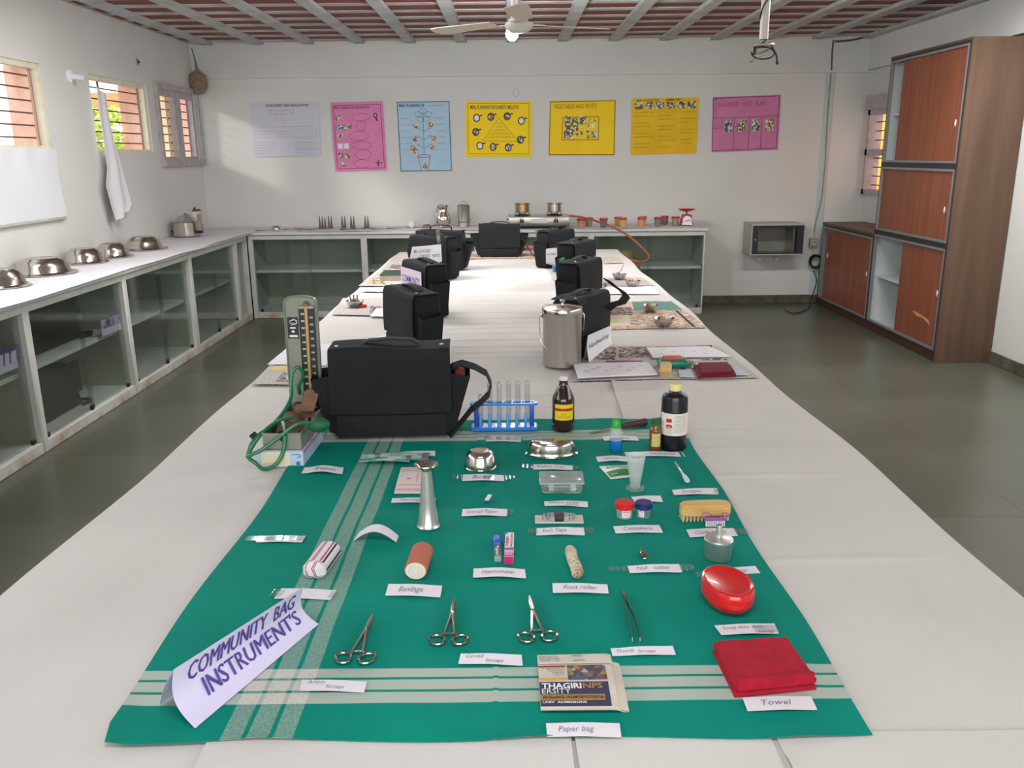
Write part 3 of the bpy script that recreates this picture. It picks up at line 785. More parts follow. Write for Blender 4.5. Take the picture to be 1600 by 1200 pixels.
R1 = [(.02, .22, .55, .95, PHOTO), (.24, .45, .62, .96, PHOTO), (.16, .40, .30, .52, mat('print_maroon', (140, 70, 84), .7)), (.6, .72, .2, .5, PHOTO), (.78, .95, .5, .72, PHOTO), (.52, .7, .8, .97, mat('print_pink', (205, 130, 140), .7))]
flat('newspaper', 'open newspaper with photos under the drawing sheets, right side of the table', 'newspaper', [(893, 596), (1186, 590), (1120, 541), (920, 541)], .7555, NEWS, R1)
flat('newspaper', 'newspaper of orange and green advertisements under two steel bowls', 'newspaper', [(936, 516), (1104, 512), (1050, 471), (948, 471)], .7555, WARM, [(.38, .98, .62, .97, mat('print_teal', (92, 140, 128), .7)), (.02, .3, .1, .45, mat('print_cream', (226, 216, 180), .7)), (.05, .35, .45, .75, PHOTO), (.88, .91, .02, .6, INKK)])
flat('newspaper', 'newspaper under two small bowls at the far right of the table', 'newspaper', [(948, 449), (1022, 446), (1003, 434), (944, 434)], .7555, NEWS, [(.5, .95, .5, .9, WARM)])
flat('newspaper', 'newspaper at the left edge of the table behind the pressure gauge', 'newspaper', [(392, 601), (512, 602), (512, 570), (424, 572)], .7555, NEWS, [(.05, .5, .7, .98, mat('print_yellow', (222, 196, 110), .7)), (.3, .6, .1, .6, PHOTO), (.7, .95, .2, .5, PHOTO)])
flat('newspaper', 'newspaper under the small bowl with the red lid, left row', 'newspaper', [(519, 492), (615, 494), (612, 466), (536, 466)], .7555, NEWS, [(.6, .9, .1, .5, PHOTO), (.0, .4, .55, .95, mat('print_grey', (190, 190, 186), .7))])
flat('newspaper', 'long newspaper strip beside the dark green book, left edge', 'newspaper', [(560, 447), (640, 448), (640, 424), (592, 424)], .7555, NEWS, [(.1, .5, .1, .5, PHOTO2), (.6, .9, .5, .9, WARM)])
flat('newspaper', 'newspaper at the far left end of the table', 'newspaper', [(596, 422), (646, 424), (648, 402), (616, 402)], .7555, NEWS, [(.2, .8, .1, .4, PHOTO)])
flat('newspaper', 'newspaper under the lone black bag at the far middle', 'newspaper', [(724, 405), (850, 404), (846, 396), (730, 397)], .7545, WARM, [])
flat('newspaper', 'small newspaper piece at the far right table corner', 'newspaper', [(945, 412), (975, 411), (965, 402), (944, 402)], .7555, mat('tan_print', (214, 204, 180), .7, col2=(190, 176, 150), scale=(30, 30, 1)), [])
# sheets of paper
t, P_ = flat('drawing_sheet', 'white sheet with pencil drawings at the foot of the steel can', 'paper', [(903, 592), (1027, 586), (1012, 568), (896, 570)], .762, PAPERW, th=.005)
mb = MB()
for k in range(9): scribble(mb, .1+.09*k, .1+.09*k+.07, .35+.3*((k*7) % 3)/2, .16, .02, fn=lambda a, b: P_(a, b, .0058))
mb.build('pencil_drawing', INKK, t)
MB().sheet(lambda u, v: P_(u*1.0-.01, v*1.0-.02, -.001), 4, 4, .001).build('backing_sheet', mat('mauve_card', (172, 120, 160), .7), t)
t, P_ = flat('drawing_sheet', 'white sheet with faint drawings at the right of the table, behind the green soap dish', 'paper', [(1020, 560), (1142, 558), (1108, 543), (1010, 545)], .760, PAPERW, th=.004)
mb = MB()
for k in range(8): scribble(mb, .1+.1*k, .1+.1*k+.07, .3+.4*((k*5) % 3)/2, .18, .03, fn=lambda a, b: P_(a, b, .0048))
mb.build('pencil_drawing', mat('faint_pencil', (170, 120, 140), .7), t)
MB().sheet(lambda u, v: P_(u-.02, v-.03, -.001), 4, 4, .001).build('backing_sheet', MATS['mauve_card'], t)
flat('paper_sheet', 'plain white sheet behind the bag strap, right side', 'paper', [(948, 460), (1031, 460), (1017, 448), (946, 449)], .7555, PAPER, th=.003)
flat('paper_sheet', 'white sheet at the left edge behind the pressure gauge', 'paper', [(418, 570), (505, 572), (545, 538), (455, 540)], .7570, PAPER, th=.002)
flat('paper_sheet', 'white sheet between the gauge and the large front bag', 'paper', [(500, 572), (520, 572), (560, 540), (545, 539)], .7600, PAPERW, th=.001)
flat('paper_sheet', 'white sheet on the left between newspapers and the second bag', 'paper', [(562, 456), (602, 456), (640, 448), (585, 449)], .7575, PAPERW, th=.001)
flat('paper_sheet', 'white sheet under the first bag of the left row, near the red lid', 'paper', [(578, 495), (604, 495), (610, 482), (588, 482)], .7585, PAPERW, th=.001)
flat('paper_sheet', 'white sheet poking out behind the large front bag', 'paper', [(556, 543), (610, 544), (604, 528), (575, 530)], .7600, PAPERW, th=.002, lift=.01)
# book, box behind the front bag, small bowl with red lid
c = atz(595, 440, .754)
bk = thing('book', 'thick dark green book lying beside the left row of bags', 'book', aty(594, 441, c.y) )
w_ = (atz(640, 441)-atz(594, 441)).x
MB().rbox(0, w_, 0, .22, .002, .042, .003, 1).build('pages', mat('book_pages', (196, 184, 176), .8), bk)
MB().rbox(-.004, w_+.002, -.003, .225, .042, .047, .002, 1).rbox(-.004, w_+.002, -.003, .225, -.001, .002, .001, 1).build('cover', mat('book_green', (40, 66, 58), .5), bk)
c = atz(503, 596, .7555); bx = thing('small_box', 'small brown patterned box between the gauge and the front bag', 'box', (c.x, c.y, .7555))
MB().rbox(0, .07, 0, .10, 0, .04, .002, 1).build('carton', mat('brown_carton', (176, 140, 120), .7), bx)
MB().sheet(lambda u, v: (u*.07, v*.10, .0408), 2, 2, .0006).build('patterned_lid', column_mat('lid_pattern', (215, 205, 200), (90, 70, 66), 300, 300), bx)
def bowl(label, px, py, r, h, name='steel_bowl', z=.757, inv=False, cat='bowl', group=None, m_=None, lid=None, content=None):
    c = atz(px, py, z)
    t = thing(name, label, cat, (c.x, c.y+r*.9, z), 0, group)
    if inv: pr = [(r*1.12, 0), (r*1.12, .003), (r, .005), (r*.96, h*.35), (r*.82, h*.75), (r*.6, h*.96), (r*.52, h), (0.001, h)]
    else: pr = [(.001, 0), (r*.55, 0), (r*.62, h*.06), (r*.86, h*.45), (r, h), (r*1.03, h), (r*.97, h*.96), (r*.8, h*.42), (r*.5, h*.1), (.001, h*.08)]
    MB().lathe(pr, 28, cap=(inv, False)).build('bowl_body', m_ or STEEL, t)
    return t
b = bowl('small dark steel bowl with a red lid beside it, left side of the table', 553, 482, .045, .035)
c = atz(566, 480, .757)-b.location
MB().lathe([(.024, 0), (.024, .012), (.001, .013)], 18, TR(c.x, c.y, 0)).build('red_lid', RED, b)
for k in range(3): MB().tube([(-.02+.015*k, 0, .02), (-.03+.02*k, .02, .06)], .004, 6).build('instrument', STEELM, b)
def bowl_with(label, px, py, w_, n=3):
    t = bowl(label, px, py, w_, w_*.78, group='small steel bowls on the right newspapers')
    for k in range(n): MB().rbox(-.012, .012, -.006, .006, w_*.4, w_*.95, .004, 1, M=TR(w_*.35*math.cos(k*2.1), w_*.35*math.sin(k*2.1), 0, k)).build('cotton_piece', [PAPERW, CHROME, mat('wood_tip', (196, 160, 110), .7)][k % 3], t)
    return t
bowl_with('steel bowl on the teal print, right side', 1018, 489, .042)
bowl_with('steel bowl on the orange newspaper, right side', 1039, 513, .050)
bowl_with('steel bowl with a white swab standing up, far right side', 969, 438, .045, 2)
bowl_with('steel bowl on the far right newspaper, nearest its edge', 990, 449, .044)
t = thing('wooden_swab', 'white swab stick standing in a far right bowl', 'swab', atz(966, 437, .757)+Vector((0, .04, .006))); MB().tube([(0, 0, 0), (.035, 0, .085)], .006, 8).build('stick', PAPERW, t)
# teal soap dish with red soap, small brush, maroon pouch
c = atz(1054, 577, .7575); sd = thing('soap_dish', 'transparent green soap dish with a red lid panel, right side', 'soap dish', (c.x, c.y+.04, .7575))
MB().rbox(-.055, .055, -.035, .035, 0, .03, .012, 3, taper=(1.05, 1.08)).build('dish', mat('teal_plastic', (34, 132, 112), .25, coat=.4), sd)
MB().rbox(-.034, .034, -.02, .028, .0302, .037, .006, 2).build('soap', mat('orange_red', (215, 82, 60), .4), sd)
c = atz(1043, 591, .7575); br = thing('scrubbing_brush', 'small wooden brush in front of the green soap dish', 'brush', (c.x, c.y+.04, .7575), R(-10))
MB().rbox(-.021, .021, -.04, .06, .016, .038, .009, 2).build('handle', mat('brush_wood', (214, 172, 110), .5), br)
g = MB()
for i in range(6):
    for j in range(8): g.tube([(-.016+.0064*i, -.036+.012*j, 0), (-.015+.006*i, -.034+.0115*j, .017)], .0024, 4)
g.build('bristles', mat('bristle', (206, 190, 150), .8), br, kind='stuff')
c = [atz(*q, .757) for q in [(1090, 592), (1150, 589), (1140, 573), (1084, 574)]]
po = thing('cloth_pouch', 'folded dark maroon cloth on the right newspaper', 'cloth', c[0]); c = [q-c[0] for q in c]
for k, (a, b) in enumerate(((0, 1), (.12, .92))):
    MB().sheet(lambda u, v: c[0].lerp(c[1], a+u*(b-a)).lerp(c[3].lerp(c[2], a+u*(b-a)), .06*k+v*(1-.1*k))+Vector((0, 0, .010+.010*k+.006*math.sin(u*3)*math.sin(v*3.1))), 12, 8, .009).build(['lower_fold', 'upper_fold'][k], mat('maroon_towel', (112, 16, 42), .9, bump=.5, bscale=500), po)
flat('swab_packet', 'small clear packet beside the little wooden brush', 'packet', [(1062, 590), (1086, 590), (1080, 578), (1060, 578)], .760, mat('pale_blue_paper', (196, 202, 216), .5))
flat('swab_packet', 'small clear packet at the right of the maroon cloth', 'packet', [(1140, 588), (1170, 586), (1152, 574), (1132, 575)], .760, MATS['pale_blue_paper'])
pn = thing('red_pen', 'red pen lying at the far edge of the open newspaper', 'pen', atz(1060, 543, .761))
q = atz(1112, 541, .761)-pn.location
MB().tube([(0, 0, 0), q*.55], .004, 8).build('barrel', CLEAR, pn); MB().tube([q*.55, q], .0048, 8).build('cap', mat('pen_red', (150, 40, 60), .3), pn)
# bits near the far end
for (px, py, lb) in ((574, 404, 0),): pass
fc = thing('food_container', 'red-lidded clear container behind the lone black bag', 'container', (aty(824, 398, 6.7).x, 6.7, .757))
MB().lathe([(.055, 0), (.065, .055)], 24).build('tub', CLEAR, fc); MB().lathe([(.068, .055), (.068, .066), (.001, .067)], 24).build('lid', RED, fc)
ts = thing('test_strip_bottle', 'small blue-capped bottle beside the far right bag', 'bottle', (aty(867, 415, 5.35).x, 5.35, .754))
MB().lathe([(.022, 0), (.022, .04), (.012, .05)], 16).build('bottle_body', MILKY, ts); MB().lathe([(.016, .05), (.016, .085), (.001, .086)], 16).build('cap', mat('cap_blue', (60, 140, 200), .4), ts)

# ------------------------------------------------------------------ tall steel can
c = atz(880, 577, .7535); cn = thing('steel_can', 'tall lidded steel can with a wire handle, right middle of the table', 'can', (c.x, c.y+.072, .754))
MB().lathe([(.001, 0), (.068, 0), (.072, .004), (.072, .205), (.0735, .207), (.0735, .211)], 48, cap=(True, False)).build('can_body', STEELM, cn)
MB().lathe([(.0755, .200), (.0765, .214), (.074, .219), (.03, .226), (.001, .227)], 48, cap=(False, True)).build('lid', STEEL, cn)
MB().lathe([(.006, .226), (.005, .234), (.010, .238), (.010, .245), (.001, .247)], 16).build('lid_knob', STEEL, cn)
MB().tube([(.074, 0, .195), (.080, -.01, .19), (.078, -.03, .12), (.05, -.071, .06), (0, -.083, .045), (-.05, -.071, .06), (-.082, -.03, .10), (-.086, -.01, .18), (-.074, 0, .195)][5:], .0016, 6).build('wire_handle', STEEL, cn)
MB().tube([(.074, 0, .195), (.082, 0, .19), (.079, 0, .13)], .0016, 6).build('wire_handle', STEEL, cn)
for s in (-1, 1): MB().rbox(s*.074-.004, s*.074+.004, -.01, .01, .18, .20, .002, 1).build('handle_lug', STEEL, cn)
# ------------------------------------------------------------------ left worktop
for px, py, hw, lb in ((0, 447, .125, 'upturned steel basin at the frame edge, nearest on the left worktop'), (65, 427, .16, 'largest upturned steel basin on the left worktop, second from the frame edge'),
                      (130, 410, .125, 'upturned steel basin on the left worktop, third from the frame edge'), (174, 401, .115, 'upturned steel basin on the left worktop, second from the far end'), (224, 389, .138, 'upturned steel basin farthest along the left worktop')):
    c = atz(px, py, .834)
    t = thing('steel_basin', lb, 'basin', (c.x+.01, c.y, .834), 0, 'upturned steel basins on the left worktop')
    r = hw
    MB().lathe([(r*1.22, 0), (r*1.24, .005), (r*1.05, .010), (r, .016), (r*.93, .05), (r*.80, .078), (r*.62, .092), (r*.60, .095), (r*.56, .092), (.001, .092)], 40, cap=(True, True)).build('basin_body', STEEL, t)
c = atz(286, 371, .834); t = thing('pressure_cooker', 'steel cooker with black handles and a glass lid in the far left corner', 'cooker', (c.x, c.y+.11, .834))
MB().lathe([(.105, 0), (.118, .01), (.118, .125), (.122, .13), (.001, .13)], 32).build('pot', STEEL, t)
MB().lathe([(.10, .131), (.09, .15), (.065, .175), (.03, .19), (.001, .192)], 28).build('glass_lid', glass('lid_glass', (225, 225, 220), .4, .25), t)
MB().lathe([(.012, .19), (.018, .2), (.001, .206)], 12).build('lid_knob', STEEL, t)
for s in (-1, 1): MB().rbox(min(s*.115, s*.165), max(s*.115, s*.165), -.025, .025, .03, .055, .008, 2).build('handle', BLACK, t, rot=(0, 0, -.4))
c = atz(299, 361, .834); t = thing('tiffin_box', 'tall round steel tin with a brown and cream lid in the left corner', 'tin', (c.x, c.y+.1, .834))
MB().lathe([(.068, 0), (.072, .005), (.072, .155)], 28).build('tin_body', STEELM, t)
MB().lathe([(.074, .155), (.074, .18), (.072, .182), (.001, .182)], 28).build('cream_band', mat('cream_plastic', (220, 206, 180), .5), t)
MB().lathe([(.072, .182), (.074, .197), (.001, .2)], 28).build('lid', mat('brown_lid', (110, 80, 66), .5), t)
MB().lathe([(.02, .2), (.03, .215), (.001, .22)], 16).build('knob', BLACK, t)
c = atz(311, 362, .834); t = thing('steel_tumbler', 'small steel tumbler at the corner beside the tall tin', 'tumbler', (c.x, c.y+.03, .834))
MB().lathe([(.03, 0), (.037, .07), (.034, .07), (.028, .004), (.001, .004)], 20, cap=(True, False)).build('cup', STEEL, t)

# contents of the left bays
def small_bag(label, loc, rz, w_, h, d, ty=.9):
    t = thing('shoulder_bag', label, 'bag', loc, rz, 'black bags inside the left cabinets')
    MB().rbox(-w_/2, w_/2, -d/2, d/2, 0, h, .015, 2, taper=(ty, .8)).build('body', BAGM, t)
    MB().rbox(-w_/2*.97, w_/2*.97, -d/2-.008, -d/2+.02, h*.3, h*.98, .006, 2).build('flap', BAGM, t)
    MB().strip([(w_*.35, -d/2-.02, .01), (w_*.5, -d/2-.05, .012), (w_*.62, -d/2-.02, .012), (w_*.56, 0, .01)], (0, 0, 1), .02, .004).build('strap', STRAPM, t)
    return t
small_bag('black bag on the shelf behind the community bag paper', (-2.76, 4.95, .446), R(90), .62, .27, .16)
small_bag('black bag slumped on the bottom board below the community bag paper', (-2.74, 4.85, .065), R(90), .44, .28, .2, .6)
small_bag('black bag on the shelf at the left frame edge', (-2.76, 3.75, .446), R(90), .5, .27, .16)
small_bag('black bag on the bottom board at the left frame edge', (-2.74, 3.75, .065), R(90), .5, .3, .2, .6)
def cab_sign(label, px, s):
    c = [atx(a, b, -2.545) for a, b in px]; o = c[0]
    t = thing('paper_sign', label, 'sign', o); c = [q-o for q in c]
    P_ = lambda u, v, h=0: c[0].lerp(c[1], u).lerp(c[3].lerp(c[2], u), v)+Vector((h, 0, 0))
    MB().sheet(lambda u, v: P_(u, v), 3, 3, .0006, off=(-.0008, 0, 0)).build('card', mat('lilac_paper', (212, 204, 226), .8), t)
    w_ = (c[1]-c[0]).length; h_ = (c[3]-c[0]).length
    text(s, .105 if len(s) > 8 else .12, .05*w_, .42*h_, sx=.31 if len(s) > 8 else .8, bold=.02, fn=lambda a, b: P_(a/w_, b/h_, .001)).build('lettering', INKV, t)
cab_sign('paper lettered COMMUNITY BAG behind the glass of the left counter', [(160, 526), (193, 513), (191, 488), (158, 501)], 'COMMUNITY BAG')
cab_sign('paper lettered TY BAG cut off by the left frame edge', [(0, 586), (29, 574), (26, 546), (0, 556)], 'TY BAG')

# ------------------------------------------------------------------ back worktop
TZ = .8345
def back(px, Y): return Vector((aty(px, 352, Y).x, Y, TZ))
def scissors(t, n=2, L=.16, m_=CHROME):
    """ring-handled instrument lying on its side, tip to +x"""
    for s in (1, -1):
        mb = MB(); cx, cy = -L*.40, s*.021
        mb.tube([(cx+.017*math.cos(a*R(30)), cy+.012*math.sin(a*R(30)), .003) for a in range(12)], .0026, 6, closed=True)
        mb.tube([(cx+.016, cy-s*.004, .003), (cx+.04, s*.009, .003), (L*.1, 0, .004), (L*.5, -s*.0015, .003)], [.0028, .0026, .0032, .001], 6)
        mb.build('arm', m_, t)
lab = ['curved', 'straight', 'short', 'long', 'slim', 'blunt', 'small', 'narrow', 'open', 'pointed']
px_ = [(412, .16), (455, .17), (470, .15), (478, .18), (496, .17), (513, .16), (543, .15), (561, .13), (577, .14), (592, .16), (616, .15), (648, .17)]
for k, (px, L) in enumerate(px_):
    loc = back(px, 8.30+.07*(k % 3)); loc.z += .0015
    t = thing('ring_forceps', 'ring-handled steel instrument lying on the back worktop, %s from the left' % ['first', 'second', 'third', 'fourth', 'fifth', 'sixth', 'seventh', 'eighth', 'ninth', 'tenth', 'eleventh', 'twelfth'][k], 'instrument', loc, [.2, -.3, .4, -.1, .3, -.35][k % 6], 'ring-handled instruments on the back worktop')
    scissors(t, L=L)
# forceps standing on their tips in a row
for k, (px, n) in enumerate(((504, 3), (516, 2), (537, 2), (551, 2), (573, 2))):
    loc = back(px, 8.44)
    t = thing('standing_forceps', 'upright steel forceps fanned open on the back worktop, %s from the left' % ['first', 'second', 'third', 'fourth', 'fifth'][k], 'forceps', loc, 0, 'upright forceps on the back worktop')
    for i in range(n):
        x = (i-(n-1)/2)*.026
        MB().add([(x-.014, 0, 0), (x+.014, 0, 0), (x+.014, .006, 0), (x-.014, .006, 0), (x-.003, .002, .125-.008*i), (x+.003, .002, .125-.008*i)],
                 [(0, 1, 5, 4), (2, 3, 4, 5), (0, 4, 3), (1, 2, 5), (3, 2, 1, 0)]).build('blade', mat('dark_steel', (96, 90, 84), .4, .5), t)
t = thing('small_steel_bowl', 'small upturned steel bowl at the left of the back worktop', 'bowl', back(431, 8.42))
MB().lathe([(.045, 0), (.043, .012), (.034, .03), (.022, .036), (.001, .036)], 20).build('bowl_body', STEELM, t)
t = thing('steel_tin', 'low round steel tin beside the white cup on the back worktop', 'tin', back(667, 8.48))
MB().lathe([(.04, 0), (.042, .018), (.03, .028), (.001, .032)], 20).build('tin_body', mat('dull_steel', (150, 135, 122), .4, .8), t)
t = thing('enamel_cup', 'white cup standing on the back worktop left of the jug', 'cup', back(644, 8.46))
MB().lathe([(.022, 0), (.026, .006), (.040, .05), (.043, .064), (.040, .064), (.03, .01), (.001, .008)], 24, cap=(True, False)).build('cup_body', mat('white_enamel', (226, 226, 226), .25), t)
t = thing('steel_jug', 'rounded steel water jug with a narrow neck on the back worktop', 'jug', back(693, 8.50))
MB().lathe([(.050, 0), (.053, .006), (.046, .014), (.070, .04), (.076, .072), (.066, .11), (.047, .148), (.042, .172), (.050, .202), (.055, .212), (.050, .212), (.038, .172), (.001, .16)], 32, cap=(True, False)).build('jug_body', STEEL, t)
MB().tube([(.04, 0, .185), (.075, 0, .17), (.08, 0, .13), (.06, 0, .1)], .005, 8).build('handle', STEEL, t, rot=(0, 0, R(150)))
MB().lathe([(.02, 0), (.001, .02)], 12, TR(-.045, -.005, .185, 0, 0, R(-50))).build('spout', STEEL, t)
t = thing('milk_can', 'cylindrical steel can with clamp lid and ring handle on the back worktop', 'can', back(725, 8.50))
MB().lathe([(.056, 0), (.056, .045), (.066, .052), (.070, .056)], 32, cap=(True, False)).lathe([(.061, .055), (.061, .195), (.063, .2), (.063, .207), (.056, .215), (.001, .217)], 32).build('can_body', STEELM, t)
MB().tube([(-.035, 0, .215), (-.034, 0, .23), (-.018, 0, .243), (0, 0, .247), (.018, 0, .243), (.034, 0, .23), (.035, 0, .215)], .0045, 8).build('ring_handle', STEELM, t)
for s in (-1, 1): MB().rbox(s*.066-.006, s*.066+.006, -.008, .008, .04, .075, .003, 1).build('clamp', STEELM, t)

# gas stove
xl, xr = aty(795, 350, 8.22).x, aty(889, 350, 8.22).x; W_ = xr-xl
st = thing('gas_stove', 'two-burner steel gas stove with two pans on the back worktop', 'stove', ((xl+xr)/2, 8.20, TZ))
MB().rbox(-W_/2, W_/2, .0, .36, .022, .106, .006, 2).build('stove_body', STEELM, st)
MB().rbox(-W_/2-.006, W_/2+.006, -.006, .37, .106, .112, .002, 1).build('top_plate', STEELM, st)
for s in (-1, 1):
    for y in (.03, .32): MB().lathe([(.012, 0), (.012, .024)], 10, TR(s*(W_/2-.04), y, 0)).build('rubber_foot', BLACK, st)
    k = MB().lathe([(.021, 0), (.020, .018), (.012, .024), (.001, .025)], 18, TR(s*W_*.285, -.001, .072, 0, R(90))).build('control_knob', BLACK, st)
    MB().rbox(-.003, .003, -.034, -.02, -.018, .018, .002, 1).build('pointer', STEELM, k, (s*W_*.285, -.004, .072))
    MB().lathe([(.062, 0), (.058, .006), (.034, .016), (.001, .018)], 24, TR(s*W_*.27, .17, .112)).build('burner', mat('burner_iron', (70, 62, 56), .6, .4), st)
    pr = MB()
    for q in range(4): a = q*R(90)+.4; pr.strip([(.075*math.cos(a), .075*math.sin(a), 0), (.068*math.cos(a), .068*math.sin(a), .032), (.02*math.cos(a), .02*math.sin(a), .030)], (-math.sin(a), math.cos(a), 0), .008, .004)
    pr.tube([(.076*math.cos(q*R(20)), .076*math.sin(q*R(20)), .002) for q in range(18)], .003, 6, closed=True)
    pr.build('pan_support', BLACK, st, (s*W_*.27, .17, .112))
MB().rbox(-.075, .075, -.003, .002, .05, .092, .001, 1).build('name_plate', ALU, st)
MB().tube([(-W_/2, .06, .085), (-W_/2-.02, .06, .085)], .006, 8).build('inlet', BLACK, st)
for s, lb, bc in ((-1, 'brownish steel pan on the left burner of the stove', (200, 170, 130)), (1, 'ribbed steel pan on the right burner of the stove', (205, 196, 186))):
    t = thing('cooking_pan', lb, 'pan', (st.location.x+s*W_*.27, 8.37, TZ+.1435))
    MB().lathe([(.062, 0), (.068, .006), (.068, .075), (.078, .082), (.078, .085), (.066, .083), (.064, .01), (.001, .008)], 32, cap=(True, False)).build('pan_body', mat('pan_steel_%d' % (s+2), bc, .25, 1), t)
hs = thing('gas_hose', 'long orange rubber gas hose looping from the stove to the floor cylinder', 'hose', (xr, 8.24, TZ+.08))
hp = [aty(889, 337, 8.24), aty(900, 338, 8.2), aty(920, 342, 8.1), aty(945, 350, 7.9), aty(968, 360, 7.75), aty(985, 371, 7.65), aty(1000, 384, 7.6), aty(1010, 394, 7.55), aty(1014, 402, 7.5), aty(1008, 408, 7.45), aty(997, 409, 7.4), aty(985, 406, 7.4), aty(974, 401, 7.4)]
def smooth_path(pts, n=6):
    pts = [Vector(p) for p in pts]; out = []
    for i in range(len(pts)-1):
        p0, p1, p2, p3 = pts[max(i-1, 0)], pts[i], pts[i+1], pts[min(i+2, len(pts)-1)]
        for k in range(n):
            t = k/n; out.append(.5*((2*p1)+(p2-p0)*t+(2*p0-5*p1+4*p2-p3)*t*t+(3*p1-p0-3*p2+p3)*t**3))
    return out+[pts[-1]]
MB().tube([p-hs.location for p in smooth_path(hp)], .010, 8).build('rubber_tube', mat('hose_orange', (166, 92, 62), .5), hs)
gp = aty(976, 395, 7.45)
gc = thing('gas_cylinder', 'gas cylinder behind the far end of the table, only its brassy top showing', 'cylinder', (gp.x, 7.45, 0))
GCM = mat('cylinder_paint', (112, 100, 62), .5)
h = gp.z-.06
MB().lathe([(.14, 0), (.155, .03), (.155, h-.12), (.13, h-.04), (.06, h), (.001, h)], 28).build('cylinder_body', GCM, gc)
MB().lathe([(.075, h-.01), (.075, h+.07), (.07, h+.07), (.07, h-.01)], 24, cap=(False, False)).build('guard_ring', GCM, gc)
MB().lathe([(.02, h), (.022, h+.05), (.001, h+.055)], 12).build('valve', mat('brass', (150, 120, 60), .3, 1), gc)

# spice tubs and the red scale
tubs = [(908, 8.30, (225, 130, 110)), (920, 8.44, (150, 130, 110)), (943, 8.32, (96, 84, 80)), (966, 8.46, (205, 150, 70)), (973, 8.33, (222, 178, 80)), (1002, 8.36, (220, 150, 70)), (1004, 8.50, (226, 196, 190)), (1028, 8.38, (120, 108, 100)), (1038, 8.54, (110, 96, 92)), (1055, 8.42, (150, 140, 116))]
tl = ['with salmon powder, leftmost', 'with brown grain behind the leftmost', 'with dark grain under the hose', 'with orange lentils, back of the middle pair', 'with yellow lentils, front of the middle pair', 'with orange lentils, front of the next pair', 'pale, behind the orange lentil one', 'with grey grain, front of the right pair', 'dark, back of the right pair', 'with greenish grain beside the red scale']
for (px, Y, c_), lb in zip(tubs, tl):
    t = thing('spice_tub', 'small red-lidded tub '+lb, 'tub', back(px, Y), 0, 'red-lidded tubs on the back worktop')
    MB().lathe([(.030, 0), (.036, .068), (.001, .068)], 20).build('contents', mat('grain_%d_%d' % (c_[0], c_[1]), c_, .8), t)
    MB().lathe([(.031, .0), (.038, .078)], 20, cap=(False, False)).build('tub_wall', CLEAR, t)
    MB().lathe([(.041, .068), (.041, .083), (.038, .085), (.001, .085)], 20).build('lid', RED, t)
t = thing('kitchen_scale', 'red kitchen weighing scale with a round pan on the back worktop', 'scale', back(1072, 8.40))
SR = mat('scale_red', (190, 30, 50), .35)
MB().rbox(-.062, .062, -.05, .05, .004, .105, .012, 3, taper=(.72, .7)).build('scale_body', SR, t)
MB().lathe([(.044, 0), (.044, .003), (.001, .003)], 28, TR(0, -.047, .05, 0, R(80))).build('dial', PAPERW, t)
MB().rbox(-.05, .05, -.054, -.046, .008, .03, .002, 1).build('dial_plate', PAPERW, t)
MB().strip([(-.028, -.054, .042), (.026, -.053, .056)], (0, 0, 1), .006, .001).build('pointer', INKK, t)
MB().lathe([(.007, .1), (.007, .135)], 10).build('stem', BLACK, t)
MB().lathe([(.02, .133), (.05, .14), (.078, .152), (.082, .158), (.076, .156), (.04, .144), (.001, .142)], 32).build('weighing_pan', SR, t)

# ------------------------------------------------------------------ on the back wall
def poster(label, px, col, m2=None):
    c = [aty(a, b, YB-.006) for a, b in px]          # bl br tr tl
    o = (c[0]+c[1]+c[2]+c[3])/4; t = thing('wall_poster', label, 'poster', o, 0, 'hand-made charts on the back wall'); c = [q-o for q in c]
    P_ = lambda u, v, h=0: c[0].lerp(c[1], u).lerp(c[3].lerp(c[2], u), v)+Vector((0, -h-.004*math.sin(u*6.3+v*2)**2-.012*max(0, .1-v)*8*(u-.5)**2, 0))
    MB().sheet(lambda u, v: P_(u, v), 12, 12, .0006, off=(0, .0006, 0)).build('sheet', mat('chart_%d_%d_%d' % col, col, .7, col2=m2 or col, scale=(4, 4, 4)), t)
    w_ = (c[1]-c[0]).length; h_ = (c[3]-c[0]).length
    return t, (lambda a, b: P_(a/w_, b/h_, .0015)), w_, h_
def line(mb, fn, pts, t, closed=False):
    pts = list(pts)
    if closed: pts.append(pts[0])
    for (a, b), (c, d) in zip(pts, pts[1:]):
        n = max(1, int(math.hypot(c-a, d-b)/.04)); L = math.hypot(c-a, d-b) or 1; nx, ny = -(d-b)/L*t/2, (c-a)/L*t/2
        for k in range(n):
            x0, y0, x1, y1 = a+(c-a)*k/n, b+(d-b)*k/n, a+(c-a)*(k+1)/n, b+(d-b)*(k+1)/n
            mb.add([fn(x0+nx, y0+ny), fn(x0-nx, y0-ny), fn(x1-nx, y1-ny), fn(x1+nx, y1+ny)], [(0, 1, 2, 3)])
def rect(mb, fn, x0, y0, x1, y1, t): line(mb, fn, [(x0, y0), (x1, y0), (x1, y1), (x0, y1)], t, True)
def ell(mb, fn, cx, cy, rx, ry, t, n=18): line(mb, fn, [(cx+rx*math.cos(k*6.283/n), cy+ry*math.sin(k*6.283/n)) for k in range(n)], t, True)
def disc(fn, cx, cy, rx, ry, n=14):
    mb = MB(); mb.add([fn(cx+rx*math.cos(-k*6.283/n), cy+ry*math.sin(-k*6.283/n)) for k in range(n)], [tuple(range(n-1, -1, -1))]); return mb
def pic(fn, x0, y0, x1, y1):
    g = lambda a, b: fn(a, b)+Vector((0, -.001, 0))
    return MB().sheet(lambda u, v: g(x0+u*(x1-x0), y0+v*(y1-y0)), 2, 2, .0004, off=(0, .0005, 0))
